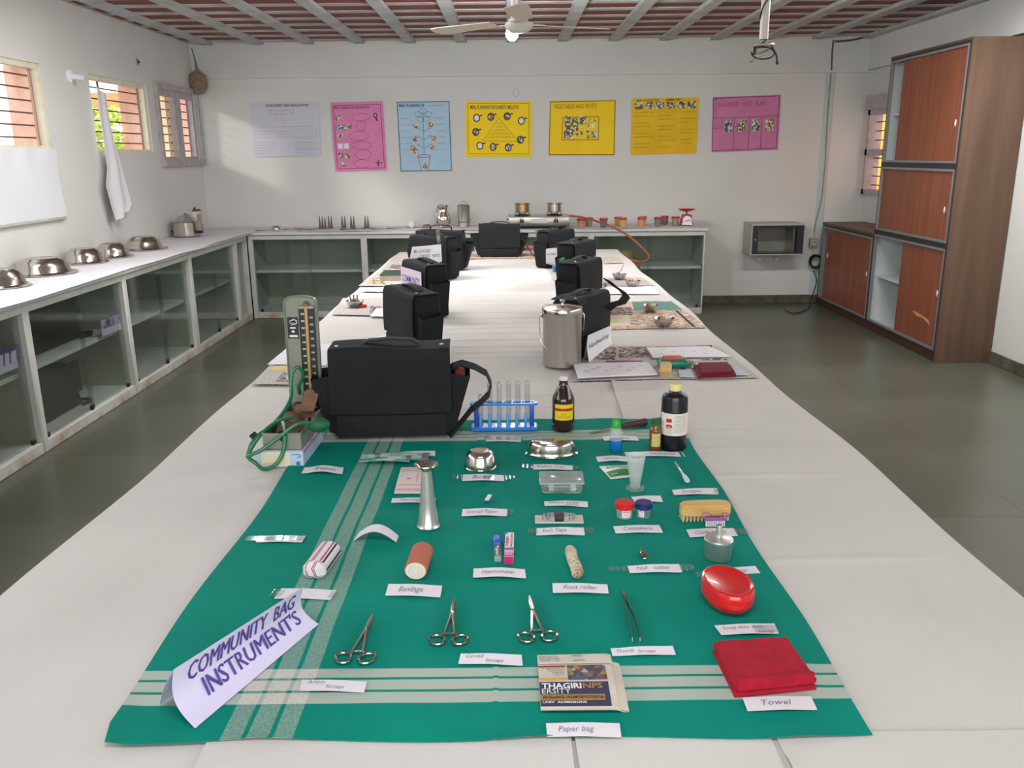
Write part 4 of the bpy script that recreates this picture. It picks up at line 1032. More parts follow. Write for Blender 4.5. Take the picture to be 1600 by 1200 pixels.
VEG = print_mat('veg_photos', [(40, 110, 80), (225, 225, 215), (150, 50, 50), (60, 90, 60), (190, 170, 90), (120, 60, 60), (200, 220, 210)], 60)
FOODP = print_mat('food_photos', [(200, 190, 150), (90, 70, 50), (225, 220, 210), (150, 140, 90), (120, 100, 90)], 70)
GREYP = print_mat('grey_photos', [(60, 70, 80), (150, 150, 150), (220, 220, 220), (100, 110, 90)], 70)
# 1 white chart
t, fn, w_, h_ = poster('white chart headed Food Safety, leftmost on the back wall', [(397, 245), (502, 244), (497, 158), (391, 160)], (206, 204, 216))
mb = text('FOOD SAFETY AND REGULATIONS', .034, .15, h_*.91, bold=.02, sx=.78, fn=fn); mb.build('lettering', INKK, t)
mb = MB(); FP = mat('pencil_line', (168, 164, 176), .8)
for k in range(2): scribble(mb, .17, .42, h_*(.85-.06*k), .018, .003, fn)
rect(mb, fn, .17, h_*.78, .42, h_*.84, .003)
line(mb, fn, [(.04, h_*.55), (.58, h_*.55)], .003)
for x in (.26, .31): line(mb, fn, [(x, h_*.77), (x-.01, h_*.68), (x+.015, h_*.60)], .003)
for r_ in range(3):
    for cx in (.02, .23, .44): scribble(mb, cx, cx+.16, h_*(.46-.05*r_), .014, .003, fn)
for r_ in range(5):
    for cx in (.02, .12, .42): scribble(mb, cx, cx+.09 if cx < .4 else cx+.18, h_*(.26-.05*r_), .012, .003, fn)
rect(mb, fn, .41, h_*.33, .63, h_*.50, .003); rect(mb, fn, .42, h_*.14, .64, h_*.25, .003)
mb.build('pencil_drawing', FP, t)
# 2 pink tall
t, fn, w_, h_ = poster('tall pink chart with a column of food photos, second from left', [(524, 268), (605, 266), (598, 158), (516, 160)], (228, 140, 186), (222, 130, 178))
PV = mat('plum_ink', (120, 36, 100), .7)
text('MEAL PLANNING FOR PRE-OPERATIVE', .036, .035, h_*.90, bold=.012, sx=.56, fn=fn).build('lettering', PV, t)
mb = MB(); rect(mb, fn, .025, .025, w_-.025, h_-.03, .005); mb.build('ruled_border', PV, t)
mb = MB()
for cy, rx, ry, cx in ((.78, .09, .035, .29), (.65, .045, .045, .29), (.51, .095, .045, .26), (.375, .10, .04, .28), (.235, .08, .045, .29), (.105, .08, .04, .27)): ell(mb, fn, cx, cy*h_, rx, ry, .0035, 13)
mb.build('bubble_outlines', mat('pink_ink', (160, 60, 120), .7), t)
for x, y, m_ in ((.04, .74, FOODP), (.04, .60, GREYP), (.09, .60, GREYP), (.15, .60, FOODP), (.05, .47, FOODP), (.045, .33, PAPERW), (.105, .33, PAPERW), (.045, .19, GREYP), (.105, .19, FOODP), (.06, .07, FOODP)):
    pic(fn, x, y*h_, x+.048, y*h_+.05).build('glued_photo', m_, t)
mb = MB(); ell(mb, fn, .435, h_*.80, .018, .02, .01, 10); line(mb, fn, [(.435, h_*.78), (.45, h_*.72)], .014); line(mb, fn, [(.40, h_*.11), (.47, h_*.11)], .008); line(mb, fn, [(.43, h_*.06), (.435, h_*.15)], .012); mb.build('ink_figures', mat('navy_ink', (60, 40, 100), .7), t)
# 3 blue
t, fn, w_, h_ = poster('tall light blue chart with a drawn plant in a pot, third from left', [(626, 268), (706, 267), (702, 158), (620, 159)], (178, 208, 228), (170, 202, 222))
NV = mat('teal_ink', (60, 96, 116), .7)
text('MEAL PLANNING OF', .04, .02, h_*.925, bold=.03, sx=.66, fn=fn).build('lettering', mat('blue_marker', (50, 80, 150), .7), t)
mb = MB(); rect(mb, fn, .004, .004, w_-.004, h_-.004, .007); mb.build('ruled_border', NV, t)
mb = MB(); scribble(mb, .25, .46, h_*.94, .016, .003, fn)
line(mb, fn, [(.24, h_*.24), (.245, h_*.5), (.25, h_*.86)], .004)
for k in range(5): ell(mb, fn, .25+.05*math.cos(k*1.256+.3), h_*.80+.04*math.sin(k*1.256+.3), .034, .026, .003, 12)
for s in (-1, 1):
    for yq in (.33, .45, .57): line(mb, fn, [(.25, h_*yq), (.25+s*.05, h_*(yq+.05))], .003); ell(mb, fn, .25+s*.06, h_*(yq+.055), .014, .008, .003, 8)
    for q in range(6): scribble(mb, .03 if s < 0 else .36, .13 if s < 0 else .46, h_*(.76-.09*q), .012, .0025, fn)
mb.build('plant_drawing', NV, t, kind='stuff')
mb = MB(); line(mb, fn, [(.18, .15), (.205, .005), (.275, .005), (.30, .15)], .006); ell(mb, fn, .24, .145, .065, .014, .006); mb.build('pot_outline', mat('pot_ink', (150, 90, 90), .7), t)
for x, y in ((.17, .66), (.32, .67), (.16, .47), (.34, .47), (.13, .34), (.16, .29), (.33, .33), (.245, .075)):
    disc(lambda a, b: fn(a, b)+Vector((0, -.0012, 0)), x, y*h_, .024, .026).build('glued_photo', print_mat('fruit_photos', [(214, 150, 60), (230, 220, 200), (150, 60, 40), (90, 60, 50), (230, 190, 110)], 90), t)
# 4 yellow pyramid
t, fn, w_, h_ = poster('yellow chart with a pyramid ringed by nine round photos', [(728, 245), (831, 245), (831, 158), (727, 158)], (255, 220, 10), (252, 214, 6))
text('MEAL PLANNING FOR DIABETIC MELLITUS', .05, .05, h_*.86, bold=.014, sx=.50, fn=fn).build('lettering', INKK, t)
mb = MB(); rect(mb, fn, .025, .03, w_-.03, h_-.02, .0035); mb.build('ruled_border', INKK, t)
mb = MB(); line(mb, fn, [(.17, h_*.29), (.52, h_*.28), (.33, h_*.70)], .003, True)
for k, (a, b) in enumerate(((.20, .48), (.225, .455), (.25, .43), (.275, .40), (.30, .365))): line(mb, fn, [(a, h_*(.35+.062*k)), (b, h_*(.35+.062*k))], .0025); scribble(mb, a+.03, b-.03, h_*(.37+.062*k), .010, .0025, fn)
mb.build('pyramid_drawing', mat('olive_ink', (130, 104, 20), .7), t)
for k, (x, y) in enumerate(((.11, .70), (.25, .72), (.41, .73), (.55, .65), (.10, .45), (.54, .31), (.14, .20), (.27, .18), (.42, .17))):
    mb = disc(fn, x, y*h_, .036, .040, 8); line(mb, fn, [(x+.03, y*h_+.02), (x+.055, y*h_+.026)], .012)
    d = mb.build('dark_ring', mat('brown_ink', (58, 40, 34), .7), t)
    disc(lambda a, b: fn(a, b)+Vector((0, -.0012, 0)), x, y*h_, .024, .028).build('glued_photo', [PAPERW, FOODP, GREYP][k % 3], d)
# 5 yellow vegetables
t, fn, w_, h_ = poster('yellow chart headed VEGETABLES AND FRUITS with one framed collage', [(857, 243), (960, 243), (962, 156), (859, 158)], (252, 214, 8), (246, 206, 4))
text('VEGETABLES AND FRUITS', .062, .04, h_*.86, bold=0, sx=.60, fn=fn).build('lettering', mat('olive_dark', (120, 100, 10), .7), t)
mb = MB(); rect(mb, fn, .006, .008, w_-.006, h_-.008, .007); rect(mb, fn, .13, h_*.29, .49, h_*.70, .006); mb.build('ruled_border', mat('dark_olive', (96, 78, 20), .7), t)
for x, y, a, b, m_ in ((.15, .57, .06, .08, VEG), (.22, .58, .06, .07, VEG), (.30, .57, .06, .08, VEG), (.155, .44, .055, .08, VEG), (.215, .45, .075, .085, VEG), (.15, .32, .09, .08, VEG), (.26, .33, .03, .04, FOODP), (.31, .38, .025, .035, GREYP), (.37, .42, .025, .04, VEG), (.37, .32, .03, .03, GREYP), (.42, .33, .06, .06, FOODP), (.38, .52, .02, .05, FOODP), (.42, .50, .025, .04, PAPERW), (.39, .60, .025, .03, FOODP), (.44, .62, .02, .02, GREYP)):
    pic(fn, x, y*h_, x+a, y*h_+b).build('glued_photo', m_, t)
# 6 darker yellow
t, fn, w_, h_ = poster('darker yellow chart of writing under a row of six photos', [(985, 242), (1088, 240), (1092, 152), (987, 154)], (240, 196, 14), (228, 184, 10))
text('MEAL PLANNING FOR', .026, .05, h_*.945, bold=.01, sx=.85, fn=fn, mb=text('ANEMIA  DIET', .026, .33, h_*.95, bold=.03, sx=.9, fn=fn)).build('lettering', mat('brown_marker', (80, 50, 20), .7), t)
for k in range(6): pic(fn, .03+.103*k, h_*.81, .03+.103*k+.08, h_*.81+.065).build('glued_photo', [VEG, FOODP][k % 2 if k < 4 else 0], t)
mb = MB()
for r_ in range(11):
    for cx, ln in ((.03, .19), (.27, .17), (.48, .15)):
        if (r_*7+int(cx*10)) % 3 == 2: continue
        scribble(mb, cx, cx+ln*random.uniform(.6, 1), h_*(.75-.062*r_), .011, .003, fn)
mb.build('handwriting', mat('olive_hand', (110, 84, 14), .7), t, kind='stuff')
# 7 pink wide
t, fn, w_, h_ = poster('wide pink chart with four photos in ruled columns, rightmost', [(1112, 238), (1215, 234), (1220, 148), (1114, 152)], (212, 130, 174), (202, 120, 164))
text('BALANCED   DIET   PLAN', .062, .05, h_*.82, bold=0, sx=.66, fn=fn).build('lettering', mat('faded_pink', (158, 74, 122), .7), t)
mb = MB(); rect(mb, fn, .004, .015, w_-.015, h_-.01, .006)
for x in (.21, .36, .48): line(mb, fn, [(x, .02), (x, h_*.62)], .005)
line(mb, fn, [(.0, h_*.62), (w_-.015, h_*.62)], .004); rect(mb, fn, .005, h_*.44, .09, h_*.62, .004); line(mb, fn, [(.03, h_*.62), (.03, h_)], .004)
mb.build('ruled_lines', PV, t)
for x, m_, a in ((.11, GREYP, .08), (.235, FOODP, .10), (.385, GREYP, .08), (.515, FOODP, .08)): pic(fn, x, h_*.36, x+a, h_*.57).build('glued_photo', m_, t)
c = aty(806, 145, YB-.004)
t = thing('wall_ring', 'small pale ring mark fixed above the yellow pyramid chart', 'ring', c)
MB().tube([(.03*math.cos(k*.35), 0, .036*math.sin(k*.35)) for k in range(18)], .0028, 6, closed=True).build('ring', mat('pale_ring', (188, 190, 190), .6), t)

# wall rack box on the back wall
c0 = aty(1175, 350, YB-.30); c1 = aty(1258, 349, YB-.30); c2 = aty(1173, 399, YB-.30)
rk = thing('rack_box', 'grey steel network cabinet with dark glazed door on the back wall', 'cabinet', (c0.x, YB-.30, c2.z))
w_, h_ = c1.x-c0.x, c0.z-c2.z
RG = mat('rack_grey', (178, 178, 168), .5); RD = mat('rack_navy', (42, 46, 56), .45)
MB().box(0, .012, 0, .295, 0, h_).box(w_-.012, w_, 0, .295, 0, h_).box(.012, w_-.012, 0, .295, 0, .012).box(.012, w_-.012, 0, .295, h_-.018, h_).box(.012, w_-.012, .28, .295, .012, h_-.018).build('casing', RG, rk)
d = frame_x  # noqa
dr = MB().box(.012, .07, -.004, .008, .012, h_-.02).box(w_-.07, w_-.005, -.004, .008, .012, h_-.02).box(.07, w_-.07, -.004, .008, .012, .025).box(.07, w_-.07, -.004, .008, h_-.038, h_-.02).build('door_frame', RD, rk)
MB().box(.07, w_-.07, 0, .004, .025, h_-.038).build('door_glass', glass('smoke_glass', (244, 246, 246), .12), dr)
MB().lathe([(.009, 0), (.008, .006)], 10, TR(.04, -.004, h_*.5, 0, R(90))).build('lock', STEELM, dr)
MB().box(w_-.10, w_-.085, .02, .27, .014, h_-.02).box(.03, .045, .02, .27, .014, h_-.02).build('mounting_rails', STEELM, rk)
for px in (1187, 1214):
    q = aty(px, 405, YB-.06); t = thing('wall_hook_knob', 'white round knob under the wall rack, %s one' % ('left' if px < 1200 else 'right'), 'knob', q)
    MB().lathe([(.010, -.055), (.012, -.02), (.022, -.005), (.022, .006), (.014, .014), (.001, .016)], 16, TR(rx=R(90))).build('knob', PAPERW, t)
# sockets, cables, coil in the right corner
q = aty(1270, 379, YB-.03); t = thing('socket_box', 'beige surface socket box on the back wall beside the brown cabinet', 'socket', q)
MB().rbox(-.035, .045, -.02, .03, -.045, .045, .005, 2).build('box', mat('beige_plastic', (172, 164, 148), .5), t)
MB().rbox(-.02, .03, -.026, -.018, -.03, .03, .004, 1).build('socket_face', mat('light_beige', (196, 190, 176), .5), t)
MB().rbox(.0, .02, -.03, -.024, .004, .012, .002, 1).build('switch', BLACK, t)
q = aty(1274, 408, YB-.05); t = thing('cable_coil', 'black coiled cable hanging under the socket box', 'cable', q)
for k in range(3): MB().tube([(.058*math.cos(a*.314), -.014*k+.004*math.sin(a), .062*math.sin(a*.314)-.004*k) for a in range(20)], .010, 6, closed=True).build('cable_loop', BLACK, t)
t = thing('corner_cable', 'dark bundle of cables running down the right corner of the back wall', 'cable', aty(1302, 66, YB-.03)); o = t.location.copy()
MB().tube([aty(a, b, YB-.035)-o for a, b in [(1302, 62), (1300, 80), (1299, 110)]], .011, 6).build('thick_cable', mat('cable_grey', (84, 92, 98), .6), t)
MB().tube([aty(a, b, y)-o for a, b, y in [(1348, 59, YB-.05), (1330, 63, YB-.04), (1304, 65, YB-.035)]], .011, 6).build('thick_cable', MATS['cable_grey'], t)
MB().tube([aty(a, b, YB-.02)-o for a, b in [(1299, 112), (1296, 140), (1292, 200), (1289, 260), (1284, 310), (1276, 340), (1272, 362)]], .004, 6).build('thin_cable', mat('thin_grey', (130, 122, 112), .7), t)
t = thing('floor_cable', 'thin dark cable hanging from the coil and trailing on the floor', 'cable', aty(1272, 425, YB-.04)); o = t.location.copy()
MB().tube([p-o for p in smooth_path([aty(1272, 423, YB-.05), aty(1276, 440, YB-.06), aty(1270, 460, YB-.08), aty(1266, 472, YB-.1), atz(1262, 482, .012), atz(1245, 489, .010), atz(1235, 488, .010), atz(1226, 484, .010)])], .005, 6).build('wire', BLACK, t)
# projector mount
pc = aty(1197, 0, 5.0)
t = thing('projector_mount', 'white ceiling pole with steel plate and loose black plugs, no projector', 'pole', (pc.x, 5.0, 2.55)); o = t.location.copy()
MB().lathe([(.05, -.0), (.05, -.01)], 16).lathe([(.024, -.44), (.024, 0)], 20).build('pole', mat('pole_white', (205, 200, 190), .5), t)
g = lambda a, b: aty(a, b, 5.0)-o
MB().rbox(-.055, .055, -.03, .03, -.475, -.462, .004, 1).build('steel_plate', STEELM, t)
MB().tube([g(1178+18*math.cos(k*.42)+14, 83+9.5*math.sin(k*.42)) for k in range(15)], .004, 6, closed=True).build('cable_loop', BLACK, t)
MB().tube(smooth_path([g(1198, 0)+Vector((0, -.03, 0)), g(1190, 12)+Vector((-.0, -.03, 0)), g(1188, 28), g(1194, 50), g(1200, 58), g(1190, 68), g(1182, 72), g(1178, 84)]), [.004]*7*6+[.006], 6).build('cable', BLACK, t)
MB().tube([g(1180, 72), g(1178, 80), g(1179, 86)], [.010, .013, .012], 8).build('plug', BLACK, t)
MB().tube(smooth_path([g(1202, 66), g(1209, 78), g(1213, 86), g(1214, 96), g(1214, 101)]), [.006]*18+[.010]*7, 8).build('plug', mat('navy_plug', (34, 34, 56), .5), t)
MB().strip([g(1184, 84), g(1200, 78), g(1206, 86)], (0, 1, .3), .03, .004).strip([g(1172, 98), g(1178, 93), g(1190, 88)], (0, 1, .3), .012, .003).build('bracket', STEEL, t)

# ceiling fan and lamp
fp = aty(811, 38, 5.0)
fn_ = thing('ceiling_fan', 'cream ceiling fan with three blades hanging over the table', 'fan', (fp.x, 5.0, 2.55)); FC = mat('fan_cream', (196, 190, 180), .4)
MB().lathe([(.045, 0), (.045, -.02), (.02, -.06)], 20, cap=(True, True)).build('canopy', FC, fn_)
MB().lathe([(.012, -.28), (.012, 0)], 12).build('rod', FC, fn_)
MB().lathe([(.001, -.395), (.045, -.392), (.070, -.375), (.078, -.355), (.076, -.345), (.050, -.335), (.042, -.30), (.030, -.265), (.014, -.25)], 32).build('motor', FC, fn_)
FB = mat('fan_blade', (206, 194, 176), .5)
for k in range(3):
    a = R(22+120*k); M_ = Matrix.Rotation(a, 4, 'Z')
    MB().strip([(.06, 0, -.352), (.11, 0, -.350), (.15, 0, -.350)], (0, 1, .05), .03, .004, M=M_).build('blade_arm', STEELM, fn_)
    MB().prism([(.13, -.045), (.5, -.065), (.56, -.055), (.58, 0), (.56, .05), (.5, .06), (.13, .04)], -.350, -.346, M=M_ @ Matrix.Rotation(R(9), 4, 'X')).build('blade', FB, fn_)
bp_ = aty(800, 53, 5.75)
lp = thing('light_bulb', 'glowing white bulb hanging from the ceiling behind the fan', 'lamp', (bp_.x, 5.75, 2.55))
zz = bp_.z-2.55
MB().lathe([(.03, 0), (.03, -.02)], 16).tube([(0, 0, -.01), (0, 0, zz+.08)], .004, 6).lathe([(.02, zz+.085), (.022, zz+.04)], 16).build('holder', PAPERW, lp)
MB().lathe([(.001, zz-.042), (.02, zz-.038), (.035, zz-.02), (.040, zz), (.036, zz+.02), (.022, zz+.042), (.018, zz+.05)], 24).build('bulb', mat('bulb_glow', (240, 250, 255), .5, emit=40), lp)

# ------------------------------------------------------------------ on the left wall
def lw(px, py, h=0): p = atx(px, py, XL); p.x += h; return p
q = lw(108, 119); t = thing('bulb_holder', 'white angled bulb holder on the left wall, empty', 'lamp holder', q)
MB().lathe([(.045, 0), (.042, .014), (.02, .02)], 20, TR(rx=0, ry=R(90))).build('base', PAPERW, t)
MB().tube([(.01, 0, 0), (.05, -.0, -.006), (.095, 0, -.012)], [.024, .02, .021], 14).build('socket', PAPERW, t)
q = lw(214, 97); t = thing('wall_fitting', 'small dark round fitting high on the left wall', 'fitting', q)
MB().lathe([(.028, 0), (.026, .01), (.001, .012)], 16, TR(ry=R(90)), sy=.8).build('plate', mat('dull_fitting', (150, 150, 140), .5), t)
MB().lathe([(.012, .012), (.010, .02), (.001, .021)], 12, TR(ry=R(90))).build('button', BLACK, t)
q = lw(300, 118, .03); t = thing('hanging_pouch', 'round beige bundle hanging by a cord in the left back corner', 'bundle', (q.x+.05, 8.66, q.z)); o = t.location.copy()
z1 = aty(303, 128, 8.66).z-o.z
MB().lathe([(.001, z1-.115), (.05, z1-.105), (.085, z1-.06), (.092, z1), (.08, z1+.06), (.04, z1+.085), (.02, z1+.11)], 20, sy=.5).build('pouch', mat('beige_jute', (150, 134, 110), .9, col2=(122, 106, 84), scale=(30, 30, 30), bump=.5, bscale=200), t)
MB().tube([(.0, 0, z1+.1), (-.01, 0, z1+.2), (-.03, 0, z1+.30)], [.012, .006, .004], 6).build('cord', mat('dark_cord', (110, 106, 100), .8), t)
# cloths hung from the windows
t = thing('hanging_cloth', 'white cloth hanging from the left corner of the middle window', 'cloth', lw(141, 136)); o = t.location.copy()
LE = [(141, 136), (144, 175), (150, 225), (154, 262), (150, 290), (158, 325), (166, 350)]; RE = [(157, 148), (163, 190), (170, 222), (178, 252), (186, 285), (193, 318), (187, 330)]
def hc(u, v):
    q = v*5.999; i = int(q); f = q-i; a = lw(*LE[i]).lerp(lw(*LE[i+1]), f); b = lw(*RE[i]).lerp(lw(*RE[i+1]), f)
    p = a.lerp(b, u)-o; p.x += .045+.018*math.sin(u*11+v*2)*min(1, .25+v)+.02*v; return p
MB().sheet(hc, 24, 48, .0012, off=(-.0012, 0, 0)).build('cloth', mat('hung_white', (226, 224, 228), .85, bump=.3, bscale=300), t)
c = [lw(*p) for p in ((0, 354), (98, 338), (84, 232), (0, 234))]; o = c[0]
t = thing('hung_sheet', 'white sheet with a grey bottom rod hanging below the leftmost window', 'sheet', o); c = [q-o for q in c]
c[0] += c[0]-c[1]; c[0].z = c[1].z-.0; c[3] = c[2]+Vector((0, -1.0, 0)); c[0] = c[1]+Vector((0, -1.3, 0))
MB().sheet(lambda u, v: c[0].lerp(c[1], u).lerp(c[3].lerp(c[2], u), v)+Vector((.02+.010*math.sin(u*8+v*5)+.018*math.sin(u*23)*max(0, v-.6), 0, 0)), 40, 20, .001, off=(-.001, 0, 0)).build('sheet', mat('sheet_white', (222, 224, 228), .8), t)
MB().tube([c[0]+Vector((.02, 0, -.01)), c[1]+Vector((.02, 0, -.01))], .010, 8).build('bottom_rod', mat('rod_grey', (176, 178, 170), .6), t)
# ------------------------------------------------------------------ instruments on the green cloth
def G(px, py, dz=0): return atz(px, py, GZ+dz)
# paper name strips: corners bl br tr tl in pixels, text lines, arch, tape
def strip_tag(label, c, lines=(), arch=.0015, tape=None, wave=2.0, ph=0):
    c = [G(*q) for q in c]; o = c[0]; t = thing('name_strip', label, 'paper strip', o, 0, 'handwritten paper strips on the green cloth'); c = [q-o for q in c]
    def P_(u, v, h=0):
        z = .0008+arch*(.5-.5*math.cos(u*6.283*wave/2+ph)) if arch < .01 else .0008+arch*math.sin(u*math.pi)
        return c[0].lerp(c[1], u).lerp(c[3].lerp(c[2], u), v)+Vector((0, 0, z+h))
    MB().sheet(lambda u, v: P_(u, v, .0004), 16, 3, .0004).build('strip', PAPER, t)
    w_, h_ = (c[1]-c[0]).length, (c[3]-c[0]).length
    if lines:
        mb = MB()
        for (s, u, v, sz, sx) in lines:
            text(s, sz*h_*.92, u*w_, v*h_, sx=sx*1.05, shear=.22, bold=-.006, most=(.28*w_ if len(lines) > 1 and len(s) < 9 else (.96-u)*w_*(.80 if len(s) > 9 else .60)), fn=lambda a, b: P_(a/w_, b/h_, .0008), mb=mb)
        mb.build('handwriting', INKG, t)
    if tape:
        for (u0, u1) in tape:
            MB().sheet(lambda u, v: P_(u0+u*(u1-u0), .12+v*.7, .0012+.0018*abs(math.sin(u*9))*(1 if u0 < 0 or u1 > 1 else 0)), 14, 3, .0003).build('clear_tape', TAPE, t)
    return t
T_ = strip_tag
T_('name strip reading Paper bag, below the folded newspaper', [(855, 1152), (971, 1153), (968, 1131), (853, 1131)], [('Paper bag', .16, .34, .62, 1.15)])
T_('name strip reading Towel, below the red towel', [(1168, 1112), (1277, 1110), (1267, 1089), (1160, 1091)], [('Towel', .24, .36, .62, 1.1)])
T_('name strip reading Artery forceps, on the striped border', [(468, 1080), (569, 1083), (573, 1066), (472, 1063)], [('Artery', .10, .62, .55, 1.2), ('forceps', .40, .22, .55, 1.2)])
T_('name strip reading Curved forceps', [(716, 1038), (817, 1041), (815, 1024), (720, 1022)], [('Curved', .10, .58, .55, 1.2), ('forceps', .42, .16, .55, 1.2)])
T_('name strip reading Thumb forceps, below the tweezers', [(957, 1026), (1056, 1024), (1051, 1010), (954, 1014)], [('Thumb', .08, .38, .62, 1.1), ('forceps', .42, .22, .62, 1.1)])
T_('name strip reading Soap box with soap', [(1127, 993), (1217, 991), (1210, 975), (1116, 978)], [('Soap box with', .10, .52, .5, 1.2), ('soap', .66, .1, .5, 1.2)], tape=[(.6, 1.0)])
T_('name strip reading Bandage', [(602, 931), (688, 934), (691, 916), (607, 913)], [('Bandage', .22, .34, .7, 1.2)])
T_('name strip reading Haemometer, below the thermometer boxes', [(739, 903), (822, 904), (820, 890), (740, 889)], [('Haemometer', .17, .34, .7, 1.2)], arch=.003)
T_('name strip reading Foot roller', [(864, 927), (951, 928), (949, 914), (863, 912)], [('Foot roller', .2, .34, .7, 1.2)])
T_('name strip reading Nail cutter', [(984, 896), (1066, 895), (1061, 882), (980, 885)], [('Nail   cutter', .16, .36, .7, 1.2)], tape=[(-.38, .0), (1.0, 1.25)])
T_('name strip behind the red soap box, partly hidden', [(1105, 903), (1188, 896), (1180, 885), (1098, 893)], [('Spirit lamp', .1, .3, .7, 1.2)], tape=[(-.16, -.0)])
T_('name strip reading Cloth brush, behind the aluminium lamp', [(1078, 840), (1153, 838), (1146, 826), (1072, 828)], [('Cloth brush', .15, .3, .7, 1.2)], tape=[(1.0, 1.25)])
T_('name strip reading Containers, below the capped pots', [(962, 834), (1036, 833), (1030, 821), (958, 823)], [('Containers', .2, .34, .7, 1.2)])
T_('name strip reading Inch tape', [(838, 837), (914, 837), (912, 825), (838, 826)], [('Inch Tape', .14, .36, .75, 1.2)], arch=.002, tape=[(-.2, .02), (1.0, 1.2)])
T_('name strip reading Litmus paper', [(721, 807), (792, 807), (793, 796), (723, 796)], [('Litmus Paper', .12, .34, .75, 1.2)], arch=.002, tape=[(1.0, 1.14)])
T_('name strip reading Bowl, below the upturned bowl', [(722, 752), (788, 752), (787, 743), (724, 742)], [('Bowl', .24, .3, .8, 1.2)], arch=.002, tape=[(-.28, .0), (.5, .75), (1.0, 1.27)])
T_('name strip reading Kidney tray', [(833, 734), (895, 735), (895, 728), (833, 726)], [('Kidney Tray', .1, .3, .8, 1.3)], tape=[(-.3, .02), (1.0, 1.14)])
T_('name strip below the clear plastic box', [(851, 791), (919, 793), (918, 784), (850, 784)], [('Glass slide', .1, .5, .55, 1.3), ('with box', .5, .1, .55, 1.3)], arch=.002)
T_('name strip on the far striped border below the test tube rack', [(759, 690), (814, 691), (814, 683), (759, 682)], [('Test tube', .3, .3, .7, 1.3)], tape=[(-.05, 1.05)])
T_('name strip on the far border right of the brown bottle', [(944, 689), (999, 689), (994, 682), (941, 682)], [('Spatula', .45, .3, .7, 1.3)])
T_('name strip below the green-capped dropper bottle', [(934, 722), (986, 722), (984, 714), (931, 714)], [('Solution', .2, .3, .7, 1.3)], arch=.003)
T_('name strip reading Hydrogen peroxide, in front of the black bottle', [(978, 714), (1071, 714), (1066, 707), (976, 707)], [('Hydrogen peroxide', .42, .3, .75, 1.2)], arch=.002)
T_('name strip reading Dropper at the right cloth edge', [(1053, 774), (1123, 773), (1120, 763), (1050, 766)], [('Dropper', .2, .3, .75, 1.3)], tape=[(-.07, .0), (.92, 1.03)])
T_('name strip behind the red and blue capped pots', [(992, 785), (1036, 785), (1032, 775), (986, 777)])
T_('name strip reading Syringe, behind the syringe packets', [(622, 710), (680, 713), (680, 705), (622, 707)], [('Syringe', .3, .3, .75, 1.3)])
T_('name strip reading Pairing, behind the steel horn', [(611, 786), (680, 787), (681, 779), (613, 779)], [('Pairing', .2, .34, .75, 1.2)])
T_('wavy name strip at the left cloth edge below the gauge', [(471, 740), (535, 741), (537, 731), (476, 731)], [('BP apparatus', .3, .3, .75, 1.2)], arch=.006, wave=2)
T_('shiny taped name strip at the left cloth edge', [(400, 848), (472, 848), (478, 838), (403, 838)], [('Cotton', .2, .3, .6, 1.2)], tape=[(-.25, 1.02), (1.08, 1.16)])
T_('arched blank paper strip left of the steel horn', [(552, 846), (619, 848), (623, 838), (562, 832)], arch=.022)
T_('taped name strip behind the community bag sign', [(428, 936), (516, 938), (526, 923), (440, 920)], tape=[(-.12, .1), (.92, 1.05)])

# haemostats
def haemostat(label, mid, tip, tilt=0):
    m_, t_ = G(*mid, dz=.001), G(*tip, dz=.001); d = t_-m_; L = d.length; rz = math.atan2(-d.x, d.y)
    t = thing('artery_forceps', label, 'forceps', m_, rz, 'ring-handled forceps in the front row'); k = L/.155
    for s in (1, -1):
        mb = MB(); cx, cy = s*.0215, .006; ca, sa = math.cos(s*.5), math.sin(s*.5)
        ring = []
        for q in range(20):
            a = q*math.pi/10; x, y = .0135*math.cos(a), .0165*math.sin(a); ring.append((k*(cx+x*ca-y*sa*-1), k*(cy+x*-sa*1+y*ca), .0038))
        mb.tube(ring, .0023, 8, closed=True)
        mb.tube([(k*s*.0135, k*.017, .0038), (k*s*.009, k*.026, .004), (k*s*.006, k*.055, .004), (k*s*.001, k*.092, .0045), (-k*s*.0012, k*.104, .0048), (-k*s*.0016, k*.13, .0048), (-k*s*.0008, k*.155, .0046)], [.0026, .0025, .0026, .0032, .0034, .0026, .0010], 8)
        mb.rbox(*sorted((k*s*.009, -k*s*.001)), k*.024, k*.028, .0028, .0052, .0006, 1)
        mb.build('arm', CHROME, t)
    MB().lathe([(.0032, .004), (.0032, .0085), (.001, .009)], 12, TR(0, k*.094, 0)).build('joint_screw', STEEL, t)
haemostat('first ring-handled forceps of the front row, tip leaning right', (554, 1034), (583, 963))
haemostat('second ring-handled forceps of the front row, upright, above the Curved forceps strip', (701, 1005), (710, 939))
haemostat('third ring-handled forceps of the front row, tip leaning left', (841, 1000), (827, 934))
# tweezers
a = G(972, 928); t = thing('thumb_tweezers', 'slim steel tweezers right of the ring-handled forceps', 'tweezers', a)
for k, pts in enumerate(([(972, 928), (977, 945), (979, 962), (984, 985), (988, 1003)], [(972, 928), (981, 948), (989, 962), (996, 982), (1000, 1003)])):
    MB().strip([G(*q)-a+Vector((0, 0, .0045)) for q in pts], [Vector((0, .25, 1))]*5, .007, .0016).build('blade', CHROME, t)
MB().strip([(0, .001, .0055), (.002, -.018, .0055)], (1, 0, 0), .006, .005).build('joined_end', STEEL, t)

